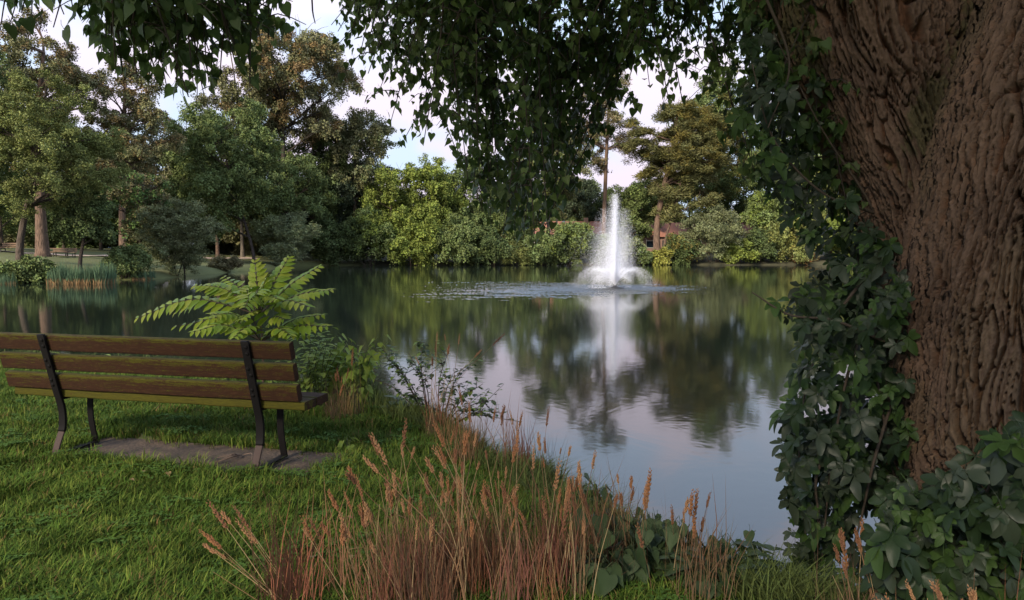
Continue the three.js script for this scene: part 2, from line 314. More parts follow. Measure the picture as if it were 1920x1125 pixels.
shrub({ px: 782, d: 90, top: 404, low: 497, x0: 730, x1: 832, tone: 'bright', lobes: 20, label: 'bright green domed shrub at the far waterline' });
shrub({ px: 858, d: 90, top: 410, low: 496, x0: 815, x1: 905, tone: 'mid', lobes: 18, label: 'mid green shrub at the far waterline right of the bright dome' });
shrub({ px: 920, d: 90.3, top: 425, low: 496, x0: 885, x1: 960, tone: 'dark', lobes: 14, label: 'dark shrub at the far waterline beside the lime tuft' });
shrub({ px: 965, d: 90.3, top: 462, low: 496, x0: 940, x1: 996, tone: 'lime', leaf: 'needle', lobes: 8, label: 'low lime green tuft at the far waterline' });
shrub({ px: 1020, d: 91, top: 432, low: 496, x0: 985, x1: 1062, tone: 'mid', lobes: 16, label: 'green shrub at the far waterline below the pale twin trunks' });
shrub({ px: 1072, d: 91, top: 420, low: 496, x0: 1035, x1: 1118, tone: 'mid', tip: [1.25, 1.2, 0.8], lobes: 16, label: 'green shrub at the far waterline below the red roofed house' });
tree({ px: 1028, d: 101, top: 188, low: 398, x0: 960, x1: 1092, tone: 'olive', tip: [0.9, 1.15, 0.8], lobes: 22, gap: 0.06, r: 0.32, bark: 3, label: 'pale trunked tree standing left of the small house roof' });
tree({ px: 1042, d: 101.5, top: 300, low: 405, x0: 1010, x1: 1085, tone: 'lime', lobes: 10, gap: 0.06, r: 0.22, bark: 3, label: 'second pale stem beside the pale trunked tree' });
tree({ px: 1092, d: 122, top: 338, low: 440, x0: 1045, x1: 1140, tone: 'bluish', lobes: 20, label: 'dark blue green tree behind the house with the small red roof' });
tree({ px: 1132, d: 104, top: 112, low: 330, x0: 1068, x1: 1208, tone: 'rust', tip: [0.85, 1.2, 0.7], lobes: 24, lobe: 0.13, gap: 0.18, r: 0.5, bark: 1, leader: 0.9, dens: 0.8, name: 'locust_tree', leaf: 'fine', label: 'tall bare pink trunked locust behind the fountain jet' });
tree({ px: 1182, d: 108, top: 348, low: 470, x0: 1142, x1: 1232, tone: 'mid', lobes: 20, label: 'green tree standing right behind the fountain' });
tree({ px: 1232, d: 98, top: 190, low: 345, x0: 1178, x1: 1372, tone: 'pine', tip: [1.1, 0.95, 0.7], lobes: 26, lobe: 0.16, gap: 0.1, flat: 0.4, r: 0.62, bark: 1, leader: 0.9, leaf: 'needle', name: 'pine_tree', label: 'layered yellowish pine with thick pink trunk on the far shore' });
tree({ px: 1246, d: 97, top: 300, low: 425, x0: 1222, x1: 1345, tone: 'pine', lobes: 10, lobe: 0.16, gap: 0.2, flat: 0.35, r: 0.28, bark: 1, leaf: 'needle', name: 'pine_tree', label: 'leaning second stem of pine with bare pinkish branches reaching right' });
tree({ px: 1340, d: 112, top: 128, low: 380, x0: 1260, x1: 1420, tone: 'mid', tip: [1.2, 0.9, 0.8], lobes: 26, gap: 0.06, r: 0.4, bark: 2, label: 'tall green tree rising behind the layered pine' });
tree({ px: 1470, d: 104, top: 215, low: 430, x0: 1400, x1: 1530, tone: 'mid', lobes: 26, label: 'green tree on the far shore right of the olive bushes' });
tree({ px: 1440, d: 97, top: 352, low: 470, x0: 1395, x1: 1492, tone: 'mid', tip: [1.2, 1.2, 0.8], lobes: 18, r: 0.18, label: 'light green tree with slim dark stem above the far bank' });
tree({ px: 1560, d: 100, top: 262, low: 460, x0: 1500, x1: 1620, tone: 'lime', lobes: 26, label: 'lime green tree on the far shore close beside the big trunk' });
tree({ px: 1650, d: 100, top: 240, low: 460, x0: 1590, x1: 1720, tone: 'mid', lobes: 22, label: 'green tree on the far shore mostly behind the big trunk' });
shrub({ px: 1205, d: 92, top: 462, low: 496, x0: 1188, x1: 1222, tone: 'mid', lobes: 6, label: 'small round green bush just right of the fountain spray' });
shrub({ px: 1240, d: 91.7, top: 468, low: 497, x0: 1224, x1: 1256, tone: 'yellow', lobes: 6, label: 'small round yellow green bush at the far waterline' });
shrub({ px: 1165, d: 92, top: 440, low: 496, x0: 1110, x1: 1200, tone: 'grey', lobes: 14, label: 'grey green shrub seen through the fountain spray' });
shrub({ px: 1345, d: 93, top: 385, low: 494, x0: 1284, x1: 1402, tone: 'grey', leaf: 'fine', lobes: 24, lobe: 0.2, label: 'large olive grey bush on the far shore below the pine' });
shrub({ px: 1275, d: 92.5, top: 440, low: 496, x0: 1248, x1: 1310, tone: 'dark', tip: [2, 1.3, 1], lobes: 12, label: 'dark brown shrub at the foot of the pine' });
shrub({ px: 1378, d: 92.2, top: 455, low: 496, x0: 1340, x1: 1424, tone: 'bright', lobes: 12, label: 'bright low shrub at the far waterline below the olive bush' });
shrub({ px: 1420, d: 93, top: 430, low: 495, x0: 1392, x1: 1452, tone: 'dark', lobes: 12, label: 'dark green shrub on the far bank right of the olive bush' });
shrub({ px: 1485, d: 93, top: 398, low: 494, x0: 1442, x1: 1536, tone: 'lime', tip: [1.2, 1.05, 0.9], lobes: 18, label: 'pale lime bush on the far shore above reddish stems' });
shrub({ px: 1500, d: 92, top: 478, low: 497, x0: 1475, x1: 1535, tone: 'brown', leaf: 'needle', lobes: 5, tip: [1.5, 0.8, 0.6], label: 'low tuft of reddish stems at the far waterline' });
shrub({ px: 1565, d: 93, top: 410, low: 495, x0: 1525, x1: 1620, tone: 'bright', lobes: 18, label: 'bright green bush on the far shore beside the big trunk' });
// the wood beyond
{
  const rnd = rng(77);
  for (let px = -260; px < 1900; px += 74) tree({ px: px + 30 * (rnd() - 0.5), d: px < 560 ? 92 + 14 * rnd() : 132 + 22 * rnd(), top: (px < 560 ? 330 : 372) + 50 * rnd(), low: 476, tufts: 2, x0: px - 64, x1: px + 66, tone: ['mid', 'dark', 'olive', 'bluish'][Math.floor(rnd() * 4)], leaf: 'big', lobes: 12, lobe: 0.28, scale: 1.3, name: 'background_tree', group: 'trees of the wood in the background', label: 'tree of the wood in the background behind the shore trees' });
}
// ---------------------------------------------------------------- cattails on the left shore
{
  const green = leafMat(0.10, 0.165, 0.085, 0.25, 0.8), straw = leafMat(0.30, 0.19, 0.085, 0.2, 0.9);
  const blade = (seed, dry) => { const mb = new MB(), r = rng(seed); for (let k = 0; k < 9; k++) { const x = (r() - 0.5) * 0.3, z = (r() - 0.5) * 0.3, a = r() * 6.3, h = dry ? 0.25 + 0.25 * r() : 1.1 + 0.5 * r(), b = (r() - 0.5) * (dry ? 0.5 : 0.35), w = 0.016, c = Math.cos(a) * w, s = Math.sin(a) * w; const A = mb.v(x - c, 0, z - s), B = mb.v(x + c, 0, z + s), C = mb.v(x + b * 0.3 + c, h * 0.6, z + s), D = mb.v(x + b * 0.3 - c, h * 0.6, z - s), E = mb.v(x + b, h, z + b * 0.4); mb.q(A, B, C, D); mb.f(D, C, E); } return mb.geo(); };
  const bed = (px0, px1, d, n, hs, label, seed) => {
    const r = rng(seed), p = survey((px0 + px1) / 2, 520, d), t = thing('cattail_bed', label, 'reeds', [p.x, -0.05, -d]), w = (px1 - px0) * d / FOCAL, g = [], s = [];
    for (let k = 0; k < n; k++) { const x = (r() - 0.5) * w, z = (r() - 0.5) * 1.3; const j = 0.7 + 0.6 * r(); g.push([xf(V(x, 0, z), (r() - 0.5) * 0.3, r() * 6.3, (r() - 0.5) * 0.3, V(hs, hs * (0.55 + 0.5 * r() + 0.2 * N2(x * 1.7, seed)), hs)), lin(j, j, j)]); if (r() < 0.6) s.push([xf(V(x, 0, z + 0.2), 0, r() * 6.3, 0, hs)]); }
    instanced('leaves', blade(seed), green, g, t); instanced('dry_bases', blade(seed + 1, true), straw, s, t);
  };
  bed(100, 206, 39.2, 260, 0.86, 'tall green cattail bed with straw coloured feet at the left shore', 5);
  bed(252, 284, 45.5, 60, 0.55, 'small sparse reed patch below the grey green bush', 8);
  bed(-20, 30, 39.2, 60, 0.5, 'low reed patch at the shore under the dark shrub mass', 9);
}
shrub({ px: 1620, d: 94, top: 420, low: 495, x0: 1580, x1: 1670, tone: 'mid', lobes: 14, label: 'green bank bush hidden behind the hanging creeper' });
shrub({ px: 1130, d: 92, top: 446, low: 496, x0: 1095, x1: 1160, tone: 'mid', lobes: 12, label: 'green bank bush left of the fountain jet' });
[[5, 68, 215, 'mid'], [120, 80, 250, 'dark'], [190, 84, 235, 'mid'], [300, 88, 245, 'olive'], [390, 98, 255, 'mid'], [500, 104, 240, 'dark'], [-70, 60, 150, 'mid']].forEach(([px, d, top, tone], k) => tree({ px, d, top, low: 470, x0: px - 75, x1: px + 75, tone, lobes: 20, label: ['leafy green tree at the park edge behind the lime green tree', 'dark tree in the park gap behind the very thick cottonwood', 'green tree in the park behind the small dark leaning tree', 'olive tree behind the brownish multi stemmed tree', 'green tree filling the gap behind the grey green maple', 'dark tree in the shade behind the pale willow', 'green tree beyond the lawn beside the dark overhanging tree'][k] }));
[[700, 112, 330, 'mid'], [1075, 126, 322, 'mid'], [1185, 124, 318, 'dark'], [1290, 122, 300, 'mid'], [1390, 122, 285, 'dark'], [1520, 120, 250, 'mid']].forEach(([px, d, top, tone], k) => tree({ px, d, top, low: 475, x0: px - 62, x1: px + 62, tone, lobes: 18, label: ['green tree behind the tall bright green shore tree', 'green tree between the pale twin trunks and the locust', 'dark green tree between the fountain jet and the pine trunk', 'green tree filling the gap under the layered pine', 'dark green tree behind the large olive grey bush', 'tall green tree behind the pale lime bush'][k] }));
// ---------------------------------------------------------------- houses, path and benches across the water
{
  const brick = mat(0.26, 0.16, 0.12), tiles = mat(0.30, 0.13, 0.085, 0.9), cream = mat(0.6, 0.55, 0.45), pale = mat(0.28, 0.31, 0.36), glass = new THREE.MeshPhysicalMaterial({ color: lin(0.02, 0.03, 0.04), roughness: 0.08 }), dark = mat(0.03, 0.028, 0.026, 0.6), timber = mat(0.2, 0.13, 0.085);
  const box = (w, h, d, x, y, z) => { const g = new THREE.BoxGeometry(w, h, d); g.translate(x, y, z); return g; };
  function house(px, d, w, wallH, roofH, wallM, label) {
    const p = survey(px, 450, d), y = ground(p.x, -d), t = thing('house', label, 'house', [p.x, y - 0.2, -d]), dep = 7;
    part('wall', box(w, wallH, dep, 0, wallH / 2, 0), wallM, t);
    const s = new THREE.Shape([[-dep / 2 - 0.5, 0], [dep / 2 + 0.5, 0], [0, roofH]].map((q) => new THREE.Vector2(...q))), g = new THREE.ExtrudeGeometry(s, { depth: w + 0.9, bevelEnabled: false }); g.rotateY(Math.PI / 2); g.translate(-w / 2 - 0.45, wallH + 0.003, 0);
    const roof = part('roof', g, tiles, t); part('chimney', box(0.7, 1.6, 0.7, w * 0.3, wallH + roofH * 0.9, 0.4), brick, roof);
    for (const f of [-0.3, 0.05, 0.33]) { const n = part('window', box(1.3, 1.2, 0.08, f * w, wallH * 0.55, dep / 2 + 0.03), cream, t); part('pane', box(1.1, 1.0, 0.03, f * w, wallH * 0.55, dep / 2 + 0.075), glass, n); }
    part('door', box(0.95, 2.05, 0.08, -0.1 * w, 1.05, dep / 2 + 0.03), dark, t);
  }
  house(1062, 118, 11, 2.7, 2.3, cream, 'low cream house with red roof seen between the pale twin trunks and the locust');
  house(1252, 112, 12, 2.6, 2.4, brick, 'low brick house with red roof behind the pine trunks');
  house(1372, 116, 8, 3.0, 2.2, cream, 'small cream house glimpsed behind the olive grey bush');
  house(128, 104, 9, 2.8, 1.8, pale, 'pale blue grey house behind the very thick cottonwood trunk');
  house(455, 108, 10, 2.8, 2.2, brick, 'brick house with orange red roof behind the maple on the lawn');
  // gravel path over the far lawn
  const mb = new MB(), pts = curve([[-300, 63], [-80, 62], [60, 63], [190, 66], [330, 76], [470, 88]].map(([px, d]) => survey(px, 470, d)), 60); let prev;
  pts.forEach((q, k) => { const T = V(0, 0, 0).subVectors(pts[Math.min(60, k + 1)], pts[Math.max(0, k - 1)]).normalize(), row = [-1.5, -0.5, 0.5, 1.5].map((s) => { const x = q.x - T.z * s, z = q.z + T.x * s; return mb.v(x, ground(x, z) + 0.07, z); }); if (prev) for (let a = 0; a < 3; a++) mb.q(prev[a], row[a], row[a + 1], prev[a + 1]); prev = row; });
  part('gravel_path', mb.geo(), mat(0.42, 0.33, 0.26, 1)).userData.kind = 'structure';
  // benches and table beside the path
  function farBench(px, d, turn, label) {
    const p = survey(px, 470, d), t = thing('park_bench', label, 'bench', [p.x, ground(p.x, -d) + 0.02, -d], turn);
    for (const [y, z] of [[0.45, 0.12], [0.45, -0.05], [0.45, -0.22]]) part('seat_slat', box(1.9, 0.05, 0.14, 0, y, z), timber, t);
    for (const y of [0.6, 0.78]) part('back_slat', box(1.9, 0.13, 0.05, 0, y, -0.32), timber, t);
    for (const x of [-0.75, 0.75]) { part('leg', box(0.06, 0.42, 0.06, x, 0.21, 0.1), dark, t); part('leg', box(0.06, 0.86, 0.06, x, 0.43, -0.37), dark, t); }
  }
  farBench(119, 59.5, 0.2, 'dark park bench beside the very thick cottonwood trunk');
  farBench(18, 60, -0.1, 'dark park bench on the gravel path left of the pale trunk');
  { const p = survey(99, 470, 58), t = thing('picnic_table', 'dark picnic table close behind the very thick cottonwood trunk', 'table', [p.x - 1.6, ground(p.x, -58.5), -61], 0.3);
    for (const z of [-0.3, 0, 0.3]) part('top_board', box(1.9, 0.05, 0.27, 0, 0.75, z), timber, t);
    for (const z of [-0.7, 0.7]) part('seat_board', box(1.9, 0.05, 0.26, 0, 0.45, z), timber, t);
    for (const x of [-0.7, 0.7]) { part('leg', box(0.08, 0.73, 0.08, x, 0.365, 0.25), dark, t); part('leg', box(0.08, 0.73, 0.08, x, 0.365, -0.25), dark, t); part('cross_bar', box(0.07, 0.08, 1.5, x, 0.39, 0), dark, t); } }
  // street lamp
  { const p = survey(1057, 420, 108), y = ground(p.x, -108), t = thing('street_lamp', 'slim dark street lamp beside the low cream house', 'lamp post', [p.x, y, -108]); part('pole', new MB().tube([V(0, 0, 0), V(0, 2.5, 0), V(0, 4.6, 0)], [0.09, 0.07, 0.06], 8).geo(), dark, t); const g = new THREE.SphereGeometry(0.28, 12, 8); g.translate(0, 4.85, 0); part('globe', g, cream, t); }
}
// ---------------------------------------------------------------- fountain: streams of drops flying from a floating nozzle
{
  const r = rng(31), t = thing('fountain', 'white water fountain with tall central jet and low side arcs', 'fountain', [FOUNT.x, 0, FOUNT.z]);
  const drop = new THREE.OctahedronGeometry(0.5, 0), white = new THREE.MeshStandardMaterial({ color: lin(0.88, 0.89, 0.94), roughness: 0.8 });
  const float = new THREE.LatheGeometry([[0, -0.1], [0.45, -0.1], [0.5, -0.02], [0.46, 0.05], [0.2, 0.07], [0.12, 0.12], [0.09, 0.16], [0, 0.16]].map(([a, b]) => new THREE.Vector2(a, b)), 24);
  part('float', float, mat(0.03, 0.03, 0.03, 0.5), t);
  const G = 9.81, gauss = () => (r() + r() + r() + r() - 2) * 0.87;
  const shower = (name, n, shoot, size, from = 0, to = 1) => {
    const list = [], p = V(0, 0, 0);
    for (let k = 0; k < n; k++) {
      const [v, el, az, blur, lag] = shoot(), vy = v * Math.sin(el), vh = v * Math.cos(el), T = 2 * vy / G, f = mix(from, to, r()) * T, fall = f / T;
      p.set(vh * Math.cos(az) * f - 0.35 * lag * fall * fall, 0.14 + vy * f - G / 2 * f * f, vh * Math.sin(az) * f);
      const b = blur * (0.15 + fall); p.x += gauss() * b; p.y += gauss() * b * 0.8; p.z += gauss() * b;
      if (p.y < 0.01) p.y = 0.01 + r() * 0.04;
      list.push([xf(p, r() * 6, r() * 6, 0, size * (0.5 + r()))]);
    }
    instanced(name, drop, white, list, t);
  };
  shower('central_jet', 34000, () => { const s = Math.pow(r(), 0.35); return [9.55 * (0.45 + 0.55 * s), 1.571 - Math.abs(gauss()) * 0.03, r() * 6.283, 0.22, 0.5]; }, 0.0115);
  shower('middle_spray', 84000, () => { const k = Math.floor(r() * 9), v = mix(3.4, 8.8, Math.pow(r(), 1.2)); return [v, 1.571 - 0.17 * Math.pow(6 / v, 2) + gauss() * 0.02, k / 9 * 6.283 + 0.35 + gauss() * 0.12, 0.13, 0.6]; }, 0.0098, 0, 0.92);
  shower('side_arcs', 30000, () => { const k = Math.floor(r() * 14); return [4.85 * (0.92 + 0.12 * r()), 1.03 + gauss() * 0.05, k / 14 * 6.283 + gauss() * 0.07, 0.07, 0.2]; }, 0.0092);
  shower('mist', 90000, () => [7.6 * (0.3 + 0.7 * r()), 1.571 - 0.26 * r(), r() * 6.283, 0.5, 2.4], 0.007, 0.15, 1);
}
// ---------------------------------------------------------------- bench on its concrete pad
{
  const gy = 0.555, c = Math.cos(PAD.turn), s = Math.sin(PAD.turn);
  const gritTex = noiseTexture(512, 256, (u, v) => { const n = 0.5 + 0.28 * tileN(u, v, 6) + 0.22 * tileN(u, v, 40, 3) + 0.18 * tileN(u, v, 110, 9); return [0.3 * n + 0.12, 0.245 * n + 0.1, 0.195 * n + 0.08]; });
  const shape = new THREE.Shape(); const pts = [], pr = rng(5);
  for (let k = 0; k < 44; k++) { const e = k / 44 * 4, side = Math.floor(e), f = e - side, L = PAD.len / 2, D = PAD.dep / 2, j = (pr() - 0.5) * 0.025; pts.push(new THREE.Vector2(...[[mix(-L, L, f), -D + j], [L + j, mix(-D, D, f)], [mix(L, -L, f), D + j], [-L + j, mix(D, -D, f)]][side])); }
  shape.setFromPoints(pts);
  const g = new THREE.ExtrudeGeometry(shape, { depth: 0.09, bevelEnabled: true, bevelSize: 0.008, bevelThickness: 0.008, bevelSegments: 1 }); g.rotateX(-Math.PI / 2);
  const pad = part('concrete_pad', g, new THREE.MeshStandardMaterial({ map: gritTex, bumpMap: gritTex, bumpScale: 0.004, roughness: 1 })); pad.position.set(PAD.x, gy - 0.105, PAD.z); pad.rotation.y = PAD.turn; pad.userData.kind = 'structure';

  const woodTex = (seed, moss) => noiseTexture(1024, 128, (u, v) => {
    // v runs round the board: 0-0.36 rear face from bottom to top, 0.36-0.5 top edge, 0.5-0.86 front face, 0.86-1 underside
    const gr = 0.5 + 0.34 * N2(u * 9 + seed, v * 90) + 0.3 * N2(u * 34, v * 210 + seed), high = smooth(0.18, 0.40, v) * smooth(0.66, 0.48, v);
    const n = 0.45 * N2(u * 8 + seed * 3, v * 12) + 0.35 * N2(u * 30, v * 44 + seed) + 0.36 * N2(u * 120, v * 110), m = smooth(0.42, 0.78, n + moss + 0.8 * high);
    const edge = smooth(0.08, 0.0, v) * 0.4 * (N2(u * 60, 3) > 0.1 ? 1 : 0), wear = smooth(0.45, 0.75, N2(u * 24 + 9, v * 14 + seed) + 0.4 * N2(u * 130, v * 60));
    let q = [0.175 + 0.085 * gr, 0.112 + 0.05 * gr, 0.07 + 0.03 * gr];
    q = q.map((a, k) => mix(a, [0.30, 0.21, 0.14][k], wear * 0.5)).map((a) => a * (1 - edge));
    const g = [0.235 + 0.1 * gr, 0.23 + 0.1 * gr, 0.07]; return q.map((a, k) => mix(a, g[k], m * 0.92));
  });
  const texA = woodTex(3, 0.02), texB = woodTex(17, 0.14), texC = woodTex(29, 0.52);
  const woods = [texA, texB, texC].map((t) => new THREE.MeshPhysicalMaterial({ map: t, bumpMap: t, bumpScale: 0.002, roughness: 0.85, specularIntensity: 0.4 }));
  const iron = mat(0.007, 0.006, 0.006, 0.7, { specularIntensity: 0.35 }), rust = mat(0.055, 0.034, 0.028, 0.8);
  const LEN = 2.15, OFF = -0.06;
  function board(high, thick) {                                         // rounded rectangle swept along x; uv round the section
    const r = 0.009, prof = []; const corner = (cy, cz, a0) => { for (let k = 0; k < 3; k++) { const a = a0 + k / 2 * Math.PI / 2; prof.push([cy + Math.sin(a) * r, cz + Math.cos(a) * r]); } };
    const H = high / 2 - r, T = thick / 2 - r;
    corner(-H, T, -Math.PI / 2); corner(H, T, 0); corner(H, -T, Math.PI / 2); corner(-H, -T, Math.PI);
    const per = []; let L = 0; prof.forEach((p, k) => { per.push(L); const q = prof[(k + 1) % prof.length]; L += Math.hypot(p[0] - q[0], p[1] - q[1]); });
    const mb = new MB(), rows = [];
    for (let k = 0; k <= 24; k++) { const x = (k / 24 - 0.5) * LEN, row = []; for (let m = 0; m <= prof.length; m++) { const p = prof[m % prof.length]; row.push(mb.v(x, p[0], p[1] + 0.003 * N2(x * 2, high * 9), null, k / 24, m === prof.length ? 1 : per[m] / L)); } rows.push(row); }
    for (let k = 0; k < 24; k++) for (let m = 0; m < prof.length; m++) mb.q(rows[k][m], rows[k + 1][m], rows[k + 1][m + 1], rows[k][m + 1]);
    for (const e of [-1, 1]) { const o = mb.v(e * LEN / 2, 0, 0, null, 0.3, 0.1), ring = prof.map((p) => mb.v(e * LEN / 2, p[0], p[1], null, 0.3 + p[1], 0.1 + p[0])); for (let m = 0; m < ring.length; m++) { const a = ring[m], b = ring[(m + 1) % ring.length]; e > 0 ? mb.f(o, b, a) : mb.f(o, a, b); } }
    return mb.geo();
  }
  function bar(path, wide, thick, n = 18) {                              // flat iron bar bent in the y-z plane
    const p = curve(path.map(([y, z]) => V(0, y, z)), n), mb = new MB(); let prev;
    p.forEach((q, k) => {
      const T = V(0, 0, 0).subVectors(p[Math.min(n, k + 1)], p[Math.max(0, k - 1)]).normalize(), ny = -T.z, nz = T.y, w = wide / 2, h = thick / 2, e = 0.003;
      const ring = [[-w + e, h], [w - e, h], [w, h - e], [w, -h + e], [w - e, -h], [-w + e, -h], [-w, -h + e], [-w, h - e]].map(([x, m]) => mb.v(x, q.y + ny * m, q.z + nz * m));
      if (prev) for (let a = 0; a < 8; a++) mb.q(prev[a], prev[(a + 1) % 8], ring[(a + 1) % 8], ring[a]); else for (let a = 1; a < 7; a++) mb.f(ring[0], ring[a + 1], ring[a]);
      prev = ring;
    });
    for (let a = 1; a < 7; a++) mb.f(prev[0], prev[a], prev[a + 1]);
    return mb.geo();
  }
  const b = thing('park_bench', 'weathered brown slatted park bench with mossy boards and black iron supports', 'bench', [-2.27, gy + 0.002, -4.27], PAD.turn);
  const SX = [-0.735, 0.735], leanZ = (y) => mix(0.022, 0.118, (y - 0.43) / 0.38), tilt = Math.atan2(0.096, 0.38);
  [[0.755, 0], [0.622, 1], [0.489, 1]].forEach(([y, k], i) => { const m = part('back_slat', board(0.108, 0.045), woods[k], b); m.position.set(OFF, y, leanZ(y) - 0.036); m.rotation.x = tilt; if (i === 0) m.userData.label = 'brown top back slat'; });
  const flat = board(0.142, 0.052);
  [-0.075, -0.224].forEach((z, k) => { const m = part('seat_slat', flat, woods[k ? 1 : 2], b); m.position.set(OFF + 0.03, 0.405, z); m.rotation.x = Math.PI / 2; if (!k) m.userData.label = 'rear seat slat with yellow green moss on its edge'; });
  const postG = bar([[0.81, 0.118], [0.62, 0.07], [0.43, 0.022], [0.3, -0.012], [0.19, -0.012], [0.15, -0.002]], 0.052, 0.02), footG = bar([[0.155, -0.005], [0.08, 0.03], [0.004, 0.06]], 0.048, 0.014, 6);
  const frontG = bar([[0.38, -0.245], [0.3, -0.238], [0.2, -0.238], [0.1, -0.252], [0.0, -0.275]], 0.046, 0.014), seatG = bar([[0.370, 0.0], [0.370, -0.28]], 0.046, 0.012, 2), baseG = bar([[0.008, 0.055], [0.008, -0.28]], 0.046, 0.01, 2);
  const boltG = new THREE.SphereGeometry(0.012, 10, 6, 0, Math.PI * 2, 0, Math.PI / 2); boltG.rotateX(Math.PI / 2); boltG.scale(1, 1, 0.6);
  for (const x of SX) {
    const post = part('back_post', postG, iron, b); post.position.x = x;
    for (const y of [0.775, 0.735, 0.64, 0.6, 0.505, 0.47]) { const q = part('bolt', boltG, iron, post); q.position.set(y % 0.02 > 0.01 ? 0.008 : -0.006, y, leanZ(y) + 0.011); q.rotation.x = tilt; }
    const f = part('rear_leg', footG, rust, b); f.position.x = x; f.userData.label = 'bare rusty rear leg of flat iron';
    part('front_leg', frontG, iron, b).position.x = x; part('seat_bracket', seatG, iron, b).position.x = x; part('foot_bar', baseG, iron, b).position.x = x;
  }
  // dry twigs lying on the pad
  const tw = thing('fallen_twig', 'dry forked twig lying on the concrete pad', 'twig', [-1.78, gy, -4.4]), r = rng(8), bark = mat(0.16, 0.11, 0.08);
  for (let k = 0; k < 6; k++) { const a = r() * 3, x = (r() - 0.5) * 0.1, L = 0.1 + 0.14 * r(); part('branchlet', new MB().tube(curve([V(x, 0.005, 0), V(x + Math.cos(a) * L * 0.5, 0.016 + 0.012 * r(), Math.sin(a) * L * 0.5), V(x + Math.cos(a + 0.4) * L, 0.006, Math.sin(a + 0.4) * L)], 5), 0.004, 5).geo(), bark, tw); }
}
// ---------------------------------------------------------------- the old tree at the bank
const HEART = (() => {                                                   // heart-shaped leaf, stalk end at the origin, tip hanging along -y, with its stalk
  return [0, 1, 2, 3].map((v) => {
    const mb = new MB(), r = rng(90 + v), fold = 0.1 + 0.4 * r(), droop = 0.1 + 0.5 * r(), edge = [[0.0, 0.05], [0.2, -0.03], [0.36, 0.05], [0.42, 0.22], [0.35, 0.42], [0.24, 0.62], [0.1, 0.84], [0, 1.1]];
    const z = (x, y) => Math.abs(x) * fold - droop * y * y * 0.5 + 0.05 * Math.sin(y * 7 + v) * Math.abs(x) * 2;
    const mids = [0.05, 0.1, 0.16, 0.28, 0.45, 0.64, 0.86, 1.08].map((y) => mb.v(0, -y, z(0, y)));
    for (const s of [-1, 1]) {
      const out = edge.map(([x, y], k) => (k === 0 || k === 7) ? mids[k] : mb.v(s * x * (0.92 + 0.16 * r()), -y, z(x, y)));
      for (let k = 0; k < 7; k++) { const q = s > 0 ? [mids[k], mids[k + 1], out[k + 1], out[k]] : [mids[k], out[k], out[k + 1], mids[k + 1]]; if (q[0] !== q[3] && q[0] !== q[1]) mb.f(q[0], q[1], q[2]); if (q[2] !== q[3]) mb.f(q[0], q[2], q[3]); }
    }
    mb.tube([V(0, -0.05, 0), V(0.03, 0.22, -0.02), V(-0.02, 0.45, 0.03)], [0.014, 0.012, 0.014], 3, false);
    return mb.geo();
  });
})();
const bankTree = thing('old_tree', 'massive forked tree with deeply furrowed bark and overhanging leafy branches', 'tree', [2.24, 0.45, -3.02]);
